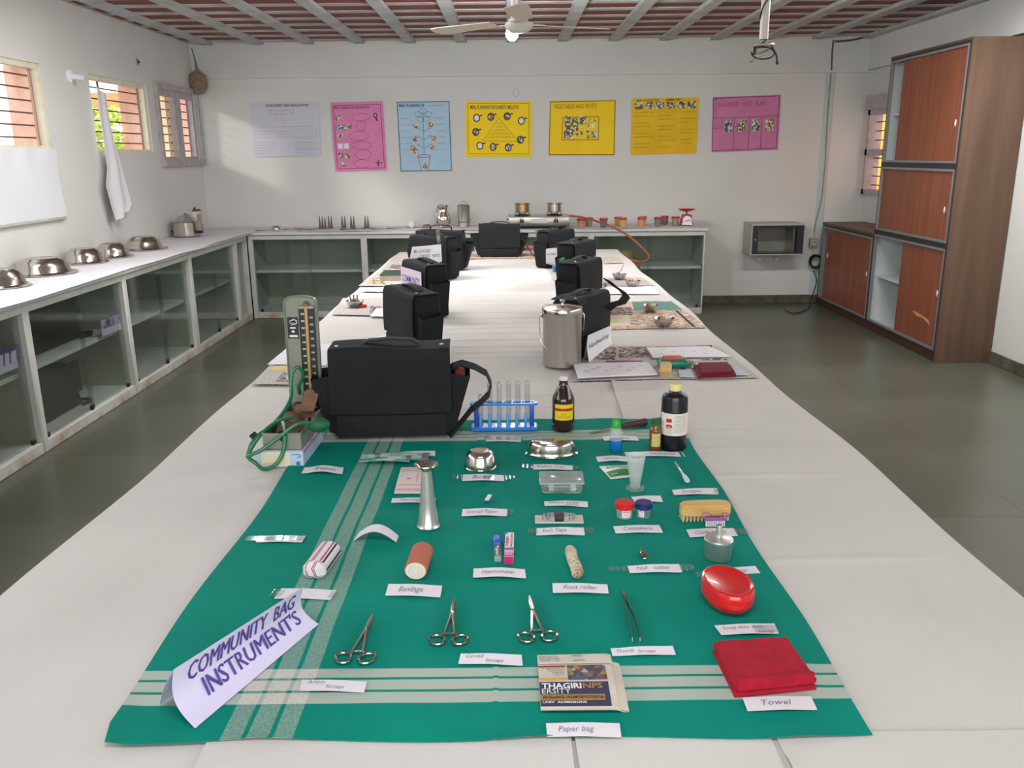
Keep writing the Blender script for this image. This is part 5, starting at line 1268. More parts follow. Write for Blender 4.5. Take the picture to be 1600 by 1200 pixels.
# folded newspaper bag
c = [G(*q, .012)-Vector((0, 0, .012)) for q in ((845, 1104), (984, 1103), (967, 1024), (840, 1027))]; o = c[0]
pb = thing('paper_bag', 'folded newspaper bag with university advert lettering on the striped border', 'paper bag', o); c = [q-o for q in c]
def PB(u, v, h=0): return c[0].lerp(c[1], u).lerp(c[3].lerp(c[2], u), v)+Vector((0, 0, .012+.004*math.sin(v*3.1)-.010*max(0, u-.85)*4+h))
NB = mat('bag_newsprint', (214, 204, 190), .75, col2=(200, 190, 176), scale=(20, 20, 20))
MB().sheet(lambda u, v: PB(u*.88, v*.99), 14, 10, .004).build('front_fold', NB, pb)
MB().sheet(lambda u, v: PB(u, .035+v*.93, -.006), 14, 10, .004).build('back_fold', NB, pb)
MB().sheet(lambda u, v: PB(u*.90-.005, .80+v*.21, .003), 14, 4, .0015).build('top_fold', NB, pb)
w_, h_ = (c[1]-c[0]).length, (c[3]-c[0]).length
S_ = lambda u0, u1, v0, v1, m_, n, h=.0006: MB().sheet(lambda u, v: PB(u0+u*(u1-u0), v0+v*(v1-v0), h), 8, 6, .0004).build(n, m_, pb)
NAVY = mat('print_navy', (52, 52, 84), .7); S_(.0, .80, .0, .42, NAVY, 'navy_band'); S_(.0, .74, .09, .19, mat('print_gold', (160, 122, 72), .7), 'gold_band', .0012)
S_(.9, .995, .03, .40, NAVY, 'navy_side', -.0072); S_(.0, .34, .46, .50, mat('print_ochre', (206, 160, 70), .7), 'ochre_rule'); S_(.0, .32, .735, .765, mat('print_red', (150, 40, 44), .7), 'red_rule')
S_(.34, .80, .46, .77, print_mat('crowd_photo', [(70, 80, 60), (150, 50, 60), (70, 80, 130), (150, 130, 60), (110, 100, 96), (60, 64, 70), (170, 160, 150)], 130), 'printed_photo')
PBf = lambda h: (lambda a, b: PB(a/w_, b/h_, h))
WI = mat('white_ink', (228, 226, 226), .7)
mb = text('THAGIRI', .0165, .003, h_*.295, bold=.03, fit=w_*.46, fn=PBf(.0011)); text('ERSITY', .0150, .003, h_*.205, fit=w_*.33, fn=PBf(.0011), mb=mb)
text('UNIV  ADMISSIONS', .006, .003, h_*.045, fit=w_*.5, bold=.02, fn=PBf(.0011), mb=mb); mb.build('white_lettering', WI, pb)
text('NPS', .0165, w_*.50, h_*.295, bold=.03, fit=w_*.23, fn=PBf(.0011)).build('gold_lettering', MATS['print_gold'], pb)
mb = text('EXCELLENCE, UNLIMITED POTENTIAL', .0078, .004, h_*.115, bold=.02, fit=w_*.70, fn=PBf(.0018))
for k in range(6): scribble(mb, w_*(.04+.03*k), w_*.31, h_*(.70-.03*k), .0025, .0007, PBf(.0010))
for k in range(3): scribble(mb, w_*.01, w_*.26, h_*(.95-.05*k), .003, .0012, PBf(.0040))
text('(SEAL)', .006, w_*.42, h_*.945, fn=PBf(.004), mb=mb); text('(DATE)', .006, w_*.42, h_*.83, fn=PBf(.004), mb=mb)
mb.build('dark_lettering', INKK, pb, kind='stuff')

# red towel
c = [G(*q, .019)-Vector((0, 0, .019)) for q in ((1149, 1072), (1277, 1060), (1231, 996), (1114, 1002))]; o = c[0]
tw = thing('folded_towel', 'folded crimson towel near the right edge of the green cloth', 'towel', o); c = [q-o for q in c]
TM = mat('crimson_terry', (184, 8, 44), .95, col2=(166, 4, 38), scale=(60, 60, 60), bump=.9, bscale=900)
def tow(z0, z1, ins):
    def f(u, v):
        p = c[0].lerp(c[1], ins+u*(1-2*ins)).lerp(c[3].lerp(c[2], ins+u*(1-2*ins)), ins*.6+v*(1-ins*1.2))
        e = min(u, 1-u, v, 1-v); rr = math.sqrt(max(0, 1-(1-min(1, e/.07))**2))
        return p+Vector((0, 0, z0+(z1-z0)*(.45+.55*rr)+.0008*noise.noise(Vector((u*9, v*9, z1*99)))))
    return f
for k, (a, b) in enumerate(((0, .012), (.0125, .024))):
    s = MB(); f = tow(a, b, .0+.006*k); bt = [[Vector(f(i/24, j/18)) for i in range(25)] for j in range(19)]
    s.sheet(f, 24, 18, .008, off=(0, 0, -.0055)); s.build('towel_fold', TM, tw)
MB().strip([c[0]+Vector((.004, .003, .019)), c[1]+Vector((-.004, .003, .019))], (0, .2, 1), .016, .006).build('hem', TM, tw)

# red soap box
c_ = G(1148, 966); so = thing('soap_box', 'glossy red oval soap box beside the red towel', 'soap box', (c_.x, c_.y+.056, GZ+.0005), R(6))
MB().lathe([(.030, 0), (.036, .003), (.0405, .012), (.042, .020)], 44, cap=(True, False), sy=1.42).build('base', RED, so)
MB().lathe([(.0432, .016), (.0438, .022), (.0432, .036), (.0415, .0405), (.0385, .0418), (.036, .0405), (.033, .0395), (.001, .0392)], 44, cap=(False, True), sy=1.42).build('lid', RED, so)

# bandage roll, striped gauze packet
c_ = G(650, 905); bd = thing('bandage_roll', 'flattened terracotta bandage roll with a white end above the Bandage strip', 'bandage', (c_.x, c_.y, GZ), R(-3))
BM = mat('terracotta_cloth', (190, 110, 88), .9, bump=.4, bscale=700)
oval = lambda r, k: [(r*1.14*math.cos(a*math.pi/14), .0175*k+r*.98*math.sin(a*math.pi/14)) for a in range(28)]
MB().prism(oval(.0185, 1), -.084, 0, M=TR(rx=R(90)), smooth=True).build('wrap', BM, bd)
MB().prism(oval(.0165, 1), -.002, .0022, M=TR(rx=R(90)), smooth=True).build('white_end', mat('gauze_white', (222, 218, 208), .9, bump=.4, bscale=500), bd)
mb = MB()
for r in (.012, .008, .004): mb.tube([(x, -.0024, z) for x, z in oval(r, 1)], .0006, 4, closed=True)
mb.build('roll_layers', mat('gauze_grey', (190, 188, 176), .9), bd)
c_ = G(488, 908); gp_ = thing('gauze_packet', 'red and black striped white packet above the sign, left side', 'packet', (c_.x, c_.y+.002, GZ), R(-7))
def stripes_mat():
    m = mat('striped_paper', (222, 216, 224), .8); nt = m.node_tree; b = nt.nodes['Principled BSDF']
    tc = nt.nodes.new('ShaderNodeTexCoord'); sp = nt.nodes.new('ShaderNodeSeparateXYZ'); nt.links.new(tc.outputs['Object'], sp.inputs[0])
    def M(op, a, b_):
        n = nt.nodes.new('ShaderNodeMath'); n.operation = op
        for i, q in enumerate((a, b_)):
            if isinstance(q, (int, float)): n.inputs[i].default_value = q
            else: nt.links.new(q, n.inputs[i])
        return n.outputs[0]
    x = M('ADD', sp.outputs['X'], M('MULTIPLY', sp.outputs['Z'], .45)); x = M('ADD', x, M('MULTIPLY', M('MAXIMUM', M('SUBTRACT', .02, sp.outputs['Y']), 0), .8))
    fr_ = M('FRACT', M('MULTIPLY', M('ADD', x, .5), 62), 0)
    r = nt.nodes.new('ShaderNodeValToRGB'); r.color_ramp.interpolation = 'CONSTANT'; cs = [(0, (222, 216, 224)), (.44, (196, 60, 70)), (.58, (226, 218, 224)), (.66, (46, 40, 52)), (.76, (222, 216, 224))]
    while len(r.color_ramp.elements) < len(cs): r.color_ramp.elements.new(.5)
    for e, (p, cc) in zip(r.color_ramp.elements, cs): e.position = p; e.color = lin(cc)
    nt.links.new(fr_, r.inputs[0]); nt.links.new(r.outputs[0], b.inputs['Base Color']); return m
MB().rbox(-.0235, .0235, 0, .112, 0, .032, .009, 1, taper=(.82, .96), smooth=False).build('packet_body', stripes_mat(), gp_)

# foot roller bundle
c_ = G(902, 905); fr_ = thing('wrapped_bundle', 'cream printed cloth rolled into a bundle above the Foot roller strip', 'bundle', (c_.x, c_.y, GZ), R(4))
MB().tube([(0, 0, .012), (.001, .025, .012), (-.001, .055, .012), (0, .088, .012), (0, .102, .011)], [.0105, .0115, .0110, .0118, .009], 14).build('roll', mat('printed_cream', (212, 200, 176), .9, col2=(150, 110, 96), scale=(90, 260, 90), lo=.56, hi=.62), fr_)
MB().tube([(0, -.003, .012), (.001, .006, .012)], [.009, .0115], 12).build('dark_end', mat('brown_end', (116, 80, 66), .8, col2=(200, 180, 150), scale=(200, 200, 200)), fr_)

# thermometer tube and box
c_ = G(778, 880); th = thing('thermometer_case', 'clear tube with a blue cap beside the pink and white box', 'case', (c_.x, c_.y, GZ), R(2))
MB().rbox(-.0075, .0075, 0, .070, .001, .014, .004, 2).build('clear_tube', CLEAR, th)
MB().rbox(-.0085, .0085, .062, .098, .0005, .0155, .004, 2).build('cap', mat('cap_royal', (24, 84, 190), .35), th)
MB().tube([(0, .012, .007), (0, .055, .007)], .003, 8).build('thermometer', CHROME, th)
MB().rbox(-.0065, .0065, .0, .012, .001, .013, .003, 2).build('frosted_end', MILKY, th)
c_ = G(795, 882); tb = thing('thermometer_box', 'slim pink and white printed carton, upside down', 'carton', (c_.x, c_.y, GZ), R(-1))
MB().rbox(-.0088, .0088, 0, .108, 0, .017, .0008, 1).build('carton', mat('carton_white', (232, 226, 230), .5), tb)
z = .01745
q = lambda x0, x1, y0, y1, cn, cc, h=0: MB().box(x0, x1, y0, y1, z-.0003, z+h).build(cn, mat('ink_%d_%d_%d' % cc, cc, .5), tb)
q(-.0086, .0086, .0005, .015, 'magenta_panel', (200, 24, 110)); MB().box(-.0086, .0086, -.0006, .0002, .001, .0165).build('magenta_end', MATS['ink_200_24_110'], tb)
q(-.0086, .0086, .015, .027, 'pink_panel', (236, 160, 196)); q(-.0086, .0086, .027, .038, 'pink_panel', (214, 60, 130)); q(-.0086, .0086, .029, .035, 'blue_panel', (74, 90, 170), .0002); q(-.008, -.004, .098, .107, 'blue_corner', (60, 140, 210), .0002)
text('TMRS', .0075, 0, .011, 'CENTER', bold=.03, sx=.85, rot=math.pi, M=TR(0, 0, z+.0004)).build('lettering', PAPERW, tb)
text('THERMO', .0085, -.0012, .043, rot=R(90), fit=.045, bold=.03, M=TR(0, 0, z+.0003)).build('lettering', MATS['ink_214_60_130'], tb)
text('MADE IN JAPAN', .0052, .006, .043, rot=R(90), fit=.058, bold=.01, M=TR(0, 0, z+.0003)).build('lettering', INKK, tb)

# nail cutter, litmus strip
c_ = G(1009, 875); nc = thing('nail_cutter', 'small brown-handled nail cutter above the Nail cutter strip', 'nail cutter', (c_.x, c_.y, GZ), R(8))
MB().rbox(-.0055, .0055, 0, .030, .001, .005, .002, 2).build('lower_jaw', CHROME, nc); MB().rbox(-.0045, .0045, .001, .028, .006, .0085, .0012, 2).build('lever', mat('copper_lever', (120, 66, 44), .35, .4), nc)
MB().lathe([(.0025, .003), (.0025, .011), (.001, .0115)], 10, TR(0, .026, 0)).build('pin', STEEL, nc)
c_ = G(759, 787); lt = thing('litmus_booklet', 'narrow white strip booklet with a blue tip', 'booklet', (c_.x, c_.y, GZ), R(-14))
MB().rbox(-.0045, .0045, .005, .038, .002, .007, .0012, 1, M=TR(rx=.06)).build('strips', PAPERW, lt); MB().rbox(-.0048, .0048, 0, .007, .001, .0065, .0012, 1).build('blue_tip', mat('litmus_blue', (40, 70, 110), .5), lt)
MB().rbox(-.0042, .0042, .034, .036, .0055, .0095, .0005, 1).build('dark_end', INKK, lt)

# tape measure on card
c_ = G(874, 818); tm = thing('tape_measure', 'coiled measuring tape on a card with a black band', 'tape measure', (c_.x, c_.y, GZ), R(-1))
MB().rbox(-.052, .052, -.002, .036, 0, .004, .001, 1).build('card', mat('card_beige', (206, 198, 186), .8), tm)
TP = mat('tape_grey', (170, 168, 178), .6, col2=(110, 108, 118), scale=(400, 30, 60), lo=.5, hi=.6)
mb = MB()
for k in range(5):
    w_ = .036-.004*k; h_ = .012-.0022*k
    mb.strip([(w_*math.cos(a*.314) if abs(math.cos(a*.314)) > .5 else w_*math.cos(a*.314)*1.2, .016+h_*math.sin(a*.314), .009) for a in range(21)], (0, 0, 1), .009, .0012)
mb.build('coiled_tape', TP, tm)
MB().rbox(-.010, .010, -.0005, .033, .003, .0165, .003, 2).build('rubber_band', mat('band_black', (48, 48, 50), .6), tm)

# steel horn (foetal stethoscope)
c_ = G(668, 829); ho = thing('steel_horn', 'standing trumpet-shaped aluminium foetal stethoscope', 'stethoscope', (c_.x, c_.y+.024, GZ))
MB().lathe([(.0245, 0), (.0255, .002), (.0245, .004), (.022, .010), (.0165, .055), (.011, .118), (.0105, .126)], 36, cap=(True, False)).build('horn', mat('horn_aluminium', (205, 205, 202), .27, .8), ho)
MB().lathe([(.0095, .124), (.013, .129), (.024, .137), (.0255, .139), (.0250, .1405), (.020, .137), (.012, .129), (.005, .122), (.001, .120)], 36, cap=(True, True)).build('ear_plate', STEEL, ho)
# leaflet, syringes
c = [G(*q) for q in ((616, 772), (668, 772), (674, 731), (627, 731))]; o = c[0]; lf = thing('printed_leaflet', 'pink printed leaflet behind the steel horn', 'leaflet', o); c = [q-o for q in c]
LFm = mat('leaflet_paper', (232, 218, 214), .7, ); MB().sheet(lambda u, v: c[0].lerp(c[1], u).lerp(c[3].lerp(c[2], u), v)+Vector((0, 0, .003+.002*math.sin(v*4))), 6, 8, .002).build('sheet', LFm, lf)
fn = lambda a, b: c[0].lerp(c[1], a).lerp(c[3].lerp(c[2], a), b)+Vector((0, 0, .0036+.002*math.sin(b*4)))
mb = MB()
for v in (.08, .12, .26, .82, .86, .92): scribble(mb, .06, .94, v, .02, .012, fn)
line(mb, fn, [(.62, .72), (.60, .36)], .014); line(mb, fn, [(.28, .5), (.4, .5)], .03); mb.build('red_print', mat('leaflet_red', (200, 110, 110), .7), lf)
for k, cc in enumerate((((561, 724), (668, 722), (672, 710), (566, 713)), ((572, 727), (640, 728), (644, 718), (575, 718)))):
    c = [G(*q) for q in cc]; o = c[0]
    t = thing('syringe_packet', ['long blister packet with a syringe, lying behind the leaflet', 'shorter syringe packet lying over the long one'][k], 'packet', o); c = [q-o for q in c]; hh = .005+.006*k
    fn2 = lambda u, v, h=0: c[0].lerp(c[1], u).lerp(c[3].lerp(c[2], u), v)+Vector((0, 0, hh+.003*math.sin(u*3.1)+h))
    MB().sheet(lambda u, v: fn2(u, v), 12, 5, .001).build('paper_back', mat('packet_mint', (205, 224, 218), .3, col2=(70, 176, 156), scale=(22, 90, 60), lo=.46, hi=.56), t)
    MB().tube([fn2(.12, .5, .005), fn2(.55, .5, .005)], .005, 10).build('syringe_barrel', CLEAR, t)
    MB().tube([fn2(.20, .5, .005), fn2(.30, .5, .005)], .0045, 10).build('plunger', mat('plunger_grey', (80, 90, 94), .5), t)
    MB().sheet(lambda u, v: fn2(.90+u*.1, .1+v*.8, .0012), 3, 3, .0006).build('foil_end', mat('foil_dark', (170, 168, 164), .35, .5), t)

# bowl and kidney tray upside down
c_ = G(750, 737); t = thing('steel_bowl', 'small upturned steel bowl above the Bowl strip', 'bowl', (c_.x, c_.y+.04, GZ))
MB().lathe([(.0400, 0), (.0415, .001), (.0405, .003), (.0390, .004), (.0380, .016), (.0370, .018), (.0355, .030), (.030, .039), (.024, .0425), (.023, .0415), (.001, .0415)], 40, cap=(False, True)).build('bowl_body', STEEL, t)
c_ = G(863, 717); kt = thing('kidney_tray', 'upturned kidney-shaped steel tray', 'tray', (c_.x, c_.y+.035, GZ))
def kid(sc_):
    out = []
    for k in range(40):
        a = 2*math.pi*k/40; x = .066*sc_*math.cos(a); y = (.030*sc_)*math.sin(a); y += .9*(x*x)/.066*.28-.006
        out.append((x, y))
    return out
mb = MB(); L = [(1.06, 0), (1.06, .0015), (.99, .004), (.96, .012), (.90, .028), (.82, .036), (.76, .0375)]; v = []; f = []
for s, z_ in L: v += [(x, y, z_) for x, y in kid(s)]
for i in range(len(L)-1):
    for k in range(40): f.append((i*40+k, i*40+(k+1) % 40, (i+1)*40+(k+1) % 40, (i+1)*40+k))
f.append(tuple((len(L)-1)*40+k for k in range(40)))
mb.add(v, f, True).build('tray_body', STEEL, kt)

# clear plastic box
c_ = G(878, 773); px_ = thing('clear_box', 'clear rectangular plastic box with a clip lid', 'box', (c_.x, c_.y+.001, GZ), R(-1.5))
MB().rbox(-.047, .047, 0, .072, 0, .024, .008, 2, taper=(1.06, 1.05)).build('box_body', CLEAR, px_)
MB().rbox(-.052, .052, -.003, .076, .0242, .030, .003, 2).build('lid', MILKY, px_); MB().rbox(-.038, .038, .010, .064, .030, .032, .001, 1).build('lid_panel', CLEAR, px_)
for x in (-.025, .025): MB().rbox(x-.006, x+.006, -.006, -.003, .010, .028, .001, 1).build('clip', MILKY, px_)
for k in range(3): MB().box(-.03, .03, .012+.015*k, .024+.015*k, .003+.002*k, .0045+.002*k).build('glass_slide', TUBEG, px_)

# lidded pots
for (px, py, r, h, col, lb) in ((977, 812, .0185, .030, (214, 24, 28), 'clear specimen pot with a red lid and white label'), (1007, 811, .0170, .029, (26, 44, 104), 'clear specimen pot with a dark blue lid')):
    c_ = G(px, py); t = thing('specimen_pot', lb, 'pot', (c_.x, c_.y+r*.9, GZ))
    MB().lathe([(r*.86, 0), (r*.88, .001), (r*.98, h)], 28, cap=(True, False)).build('pot_body', MILKY if r > .018 else CLEAR, t)
    MB().lathe([(r*1.12, h-.008), (r*1.14, h-.002), (r*1.12, h+.003), (r*1.02, h+.0045), (.001, h+.0045)], 28).build('lid', mat('potlid_%d' % col[0], col, .3, coat=.3), t)
    a0, a1 = (-115, -50) if r > .018 else (-140, -95); mb = MB()
    mb.sheet(lambda u, v: ((r*(.885+.09*v)+.0006)*math.cos(R(a0+(a1-a0)*u)), (r*(.885+.09*v)+.0006)*math.sin(R(a0+(a1-a0)*u)), .004+v*(h-.014)), 8, 2, .0003, off=(0, .0003, 0)); mb.build('label', PAPERW, t)
    mb = MB(); lf2 = lambda a, b: ((r*(.885+.09*b)+.0010)*math.cos(R(a0+(a1-a0)*a)), (r*(.885+.09*b)+.0010)*math.sin(R(a0+(a1-a0)*a)), .004+b*(h-.014))
    for v in (.2, .4, .6): line(mb, lf2, [(.12, v), (.85, v)], .03)
    line(mb, lf2, [(.1, .85), (.9, .85)], .10); mb.build('label_print', mat('label_red', (205, 80, 84), .7), t)

# wooden brush and purple nail brush
c_ = G(1104, 816); wb = thing('wooden_brush', 'large wooden scrubbing brush standing on its bristles', 'brush', (c_.x, c_.y+.02, GZ), R(3))
pl = []
for k in range(24): a = k*math.pi/12; pl.append((.055*math.copysign(abs(math.cos(a))**.5, math.cos(a)), .020*math.copysign(abs(math.sin(a))**.8, math.sin(a))))
bm_ = MB(); bm_.prism(pl, .014, .033, smooth=True); bm_.prism([(x*.95, y*.85) for x, y in pl], .033, .036, smooth=True); bm_.build('handle', mat('beech_wood', (222, 182, 116), .45, col2=(206, 162, 96), scale=(8, 60, 60)), wb)
mb = MB()
for i in range(13):
    for j in range(4): mb.tube([(-.048+.008*i-.002, -.014+.009*j, 0), (-.048+.008*i, -.012+.008*j, .015)], .0024, 5)
mb.build('bristles', mat('pale_bristle', (200, 188, 140), .8), wb, kind='stuff')
c_ = G(1118, 824); nb = thing('nail_brush', 'small violet nail brush with white bristles leaning on the wooden brush', 'brush', (c_.x, c_.y, GZ), R(2))
VP = mat('violet_plastic', (150, 80, 170), .3)
MB().tube([(-.020, .004, .020), (-.028, .004, .024), (-.027, .006, .030), (-.017, .006, .031), (-.008, .004, .026)], .0013, 6).tube([(.012, .004, .026), (.018, .006, .030), (.028, .006, .028), (.027, .004, .021), (.020, .004, .019)], .0013, 6).build('wire_handle', VP, nb)
MB().rbox(-.022, .022, 0, .008, .014, .021, .002, 2).build('brush_back', VP, nb)
mb = MB()
for i in range(11):
    for j in range(2): mb.tube([(-.019+.0038*i, .001+.004*j, .001), (-.019+.0038*i, .002+.004*j, .015)], .0011, 5)
mb.build('bristles', PAPERW, nb, kind='stuff')

# aluminium spirit lamp
c_ = G(1126, 879); sl_ = thing('spirit_lamp', 'small aluminium spirit lamp with a narrow neck', 'lamp', (c_.x, c_.y+.024, GZ))
MB().lathe([(.0245, 0), (.0255, .002), (.0265, .034), (.0280, .036), (.0280, .039), (.0265, .0405), (.014, .0415), (.008, .0430)], 36).build('lamp_body', ALUS, sl_)
MB().lathe([(.0065, .043), (.006, .058), (.0045, .068), (.0040, .068), (.004, .05), (.001, .05)], 20).build('neck', ALUS, sl_)

# measuring glass
c_ = G(994, 768); mg = thing('measuring_glass', 'translucent conical measuring glass on a six-sided foot', 'measuring cup', (c_.x, c_.y+.018, GZ))
MB().prism([(.0235*math.cos(R(60*k+12)), .0235*math.sin(R(60*k+12))) for k in range(6)], 0, .004).build('foot', CLEAR, mg)
MB().lathe([(.011, .004), (.0115, .012), (.0145, .030), (.0215, .078), (.0225, .084), (.0215, .084), (.0205, .078), (.0135, .030), (.001, .012)], 32, cap=(True, False)).build('cup', MILKY, mg)
MB().add([(-.0195, -.010, .084), (-.0195, .010, .084), (-.031, 0, .0855)], [(0, 1, 2)]).build('pouring_lip', MILKY, mg)
mb = MB()
for k in range(6): line(mb, lambda a, b: ((.0150+.0015*k)*math.cos(a), (.0150+.0015*k)*math.sin(a), .032+.008*k+b), [(-1.9, 0), (-1.3, 0)], .0006)
mb.build('scale_marks', MATS['faint_pencil'], mg)

# sachet
c = [G(*q) for q in ((954, 749), (1000, 744), (985, 727), (936, 729))]; o = c[0]; sa = thing('powder_sachet', 'white and green sachet lettered in black left of the measuring glass', 'sachet', o); c = [q-o for q in c]
fs_ = lambda u, v, h=0: c[0].lerp(c[1], u).lerp(c[3].lerp(c[2], u), v)+Vector((0, 0, .001+.007*math.sin(u*3.14)*math.sin(v*3.14)+h))
MB().sheet(lambda u, v: fs_(u, v), 12, 8, .001).build('sachet_body', mat('sachet_white', (222, 226, 216), .4), sa)
MB().sheet(lambda u, v: fs_(.04+u*.9, .10+v*.38, .0006), 8, 4, .0003).build('green_band', mat('sachet_green', (20, 128, 60), .5), sa)
w_, h_ = (c[1]-c[0]).length, (c[3]-c[0]).length
text('ELECTRAL', .015, .14*w_, .66*h_, bold=.025, fit=.74*w_, fn=lambda a, b: fs_(a/w_, b/h_, .0014), mb=text('ORS', .008, .55*w_, .52*h_, sx=1, fn=lambda a, b: fs_(a/w_, b/h_, .0008))).build('lettering', INKK, sa)
text('WHO', .008, .12*w_, .20*h_, bold=.01, fit=.2*w_, fn=lambda a, b: fs_(a/w_, b/h_, .0012)).build('white_lettering', PAPERW, sa)

# bottles
def wrap_label(t, r, z0, z1, a0, a1, m_, name='label'):
    return MB().sheet(lambda u, v: ((r+.0004)*math.cos(R(a0+(a1-a0)*u)), (r+.0004)*math.sin(R(a0+(a1-a0)*u)), z0+(z1-z0)*v), 16, 2, .0002, off=(0, .0002, 0)).build(name, m_, t)
def wfn(r, ac, z0): return lambda a, b: ((r+.0009)*math.cos(R(ac)+a/r), (r+.0009)*math.sin(R(ac)+a/r), z0+b)
c_ = G(1055, 706); bb = thing('black_bottle', 'large black plastic bottle with a cream cap and white label', 'bottle', (c_.x, c_.y+.033, GZ)); r = .0350
MB().lathe([(.032, 0), (.0345, .004), (.0345, .042), (.0350, .044), (.0350, .112), (.0345, .114), (.0345, .136), (.032, .146), (.022, .153), (.017, .155), (.015, .160)], 44).build('bottle_body', mat('gloss_black', (22, 22, 26), .28), bb)
MB().lathe([(.0150, .158), (.0152, .176), (.0145, .178), (.001, .178)], 32).build('cap', mat('cap_cream', (228, 214, 140), .4), bb)
wrap_label(bb, r, .044, .104, -170, -8, mat('bottle_label', (226, 218, 208), .6)); mb = MB()
f_ = wfn(r, -112, .05)
for k in range(14): scribble(mb, -.004+.012, .042, .048-.0034*k, .0015, .0005, f_)
for k in range(6): scribble(mb, -.014, .004, .012-.0034*k+.006, .0015, .0005, f_)
mb.build('label_print', INKK, bb)
mb = MB(); f_ = wfn(r, -125, .05); mb.sheet(lambda u, v: f_(-.006+.015*u, .030+.010*v), 6, 2, .0002, off=(0, .0002, 0)); mb.add([f_(.002+.009*math.cos(k*.52), .020+.005*math.sin(k*.52)) for k in range(12)], [tuple(range(12))]); mb.build('red_emblem', mat('label_crimson', (186, 40, 48), .6), bb)
c_ = G(881, 676); br_ = thing('brown_bottle', 'dark brown bottle with a yellow and red label', 'bottle', (c_.x, c_.y+.031, GZ)); r = .0320
AMB = mat('dark_amber', (40, 18, 18), .12, coat=.5)
MB().lathe([(.029, 0), (.0315, .003), (.0320, .018), (.0305, .020), (.0320, .024), (.0320, .090), (.0300, .098), (.0145, .130), (.0125, .134), (.0125, .146)], 40).build('bottle_body', AMB, br_)
MB().lathe([(.0125, .146), (.0128, .152), (.0118, .1545), (.001, .1545)], 24).build('cap', mat('cap_white', (216, 212, 204), .4), br_)
wrap_label(br_, r+.0002, .036, .082, -140, -38, mat('label_yellow', (232, 204, 20), .5)); mb = MB(); f_ = wfn(r, -90, .036)
mb.sheet(lambda u, v: f_(-.028+.056*u, .027+.008*v), 10, 2, .0002, off=(0, .0002, 0)); mb.build('red_band', mat('label_redband', (196, 60, 30), .5), br_)
mb = text('LIQUID ANTISEPTIC', .0062, 0, .0288, 'CENTER', bold=.02, sx=.85, fn=wfn(r+.0003, -90, .036)); text('500 ml', .006, 0, .016, 'CENTER', fn=f_, mb=mb)
for k in range(3): scribble(mb, -.018, .018, .012-.0035*k, .0015, .0006, f_)
mb.build('label_print', INKK, br_)
c_ = G(963, 707); db = thing('dropper_bottle', 'small clear bottle of blue liquid with a green cap', 'bottle', (c_.x, c_.y+.0165, GZ))
MB().lathe([(.0155, 0), (.0165, .002), (.0165, .045), (.0155, .055), (.0115, .064), (.0105, .066)], 28, cap=(True, False)).build('bottle_body', MILKY, db)
MB().lathe([(.0160, .0005), (.0168, .002), (.0168, .030), (.001, .030)], 28).build('blue_liquid', mat('blue_liquid', (20, 112, 190), .2), db)
MB().lathe([(.0118, .064), (.0118, .078), (.0108, .080), (.0105, .084), (.001, .0845)], 24).build('cap', mat('cap_green', (30, 170, 50), .4), db)
c_ = G(1025, 705); ab = thing('amber_vial', 'small amber vial with a dark green cap beside the black bottle', 'bottle', (c_.x, c_.y+.0165, GZ)); r = .0165
MB().lathe([(.0155, 0), (.0165, .002), (.0165, .054), (.0155, .058), (.0125, .062), (.0115, .064), (.0115, .072)], 28).build('bottle_body', mat('amber_glass', (116, 76, 24), .15, coat=.5), ab)
wrap_label(ab, r, .012, .048, -135, -50, mat('label_olive', (196, 188, 120), .6)); MB().lathe([(.0122, .071), (.0122, .083), (.001, .084)], 24).build('cap', mat('cap_darkgreen', (10, 96, 50), .4), ab)
# spatula/knife behind
a = G(922, 676, .003); b = G(1009, 660, .008); kn = thing('wooden_handled_spatula', 'rusty blade with a dark wooden handle behind the bottles', 'spatula', a); d_ = b-a
MB().strip([Vector((0, 0, 0)), d_*.2, d_*.58+Vector((0, 0, .001))], (-d_.y, d_.x, 0), .010, .0015).build('blade', mat('rusty_steel', (140, 120, 96), .5, .6), kn)
MB().tube([d_*.56+Vector((0, 0, .002)), d_*.62+Vector((0, 0, .003)), d_*.8+Vector((0, 0, .003)), d_*1.0+Vector((0, 0, .002))], [.006, .0085, .0095, .011], 12).build('handle', mat('dark_handle', (84, 54, 44), .5), kn)
# plastic dropper
a = G(1055, 722, .004); b = G(1075, 753, .005); dp = thing('plastic_dropper', 'white plastic dropper lying above the Dropper strip', 'dropper', a); d_ = b-a
MB().tube([(0, 0, 0), d_*.4, d_*.7], [.0018, .003, .0035], 8).build('tip', MILKY, dp); MB().tube([d_*.68, d_*.74, d_*.95, d_], [.0035, .0055, .0065, .003], 12).build('squeeze_bulb', mat('dropper_white', (206, 226, 220), .4), dp)

# test tube rack
c_ = (G(736, 674)+G(840, 674))/2; rk = thing('test_tube_rack', 'blue plastic test tube rack at the far edge of the green cloth', 'rack', (c_.x, c_.y+.018, GZ+.001))
w2 = (G(840, 674)-G(736, 674)).x/2; BL = mat('rack_blue', (38, 128, 214), .35)
MB().rbox(-w2, w2, -.020, .028, 0, .010, .002, 1).build('base', BL, rk); MB().rbox(-w2*.96, w2*.96, -.018, .026, .010, .0105, .0002, 1).build('base_top', mat('rack_pale', (110, 160, 216), .3), rk)
tp = MB(); N_ = 6; xs = [-w2*.70+i*(w2*1.40)/(N_-1) for i in range(N_)]
tp.box(-w2*.94, w2*.94, -.016, -.008, .074, .080).box(-w2*.94, w2*.94, .008, .016, .074, .080)
for x in xs:
    tp.box(x+.0085, x+.0125, -.008, .008, .074, .080)
    for yy_ in (-.0085,): tp.tube([(x+.0095*math.cos(k*.524), .0095*math.sin(k*.524), .079) for k in range(12)], .0016, 5, closed=True)
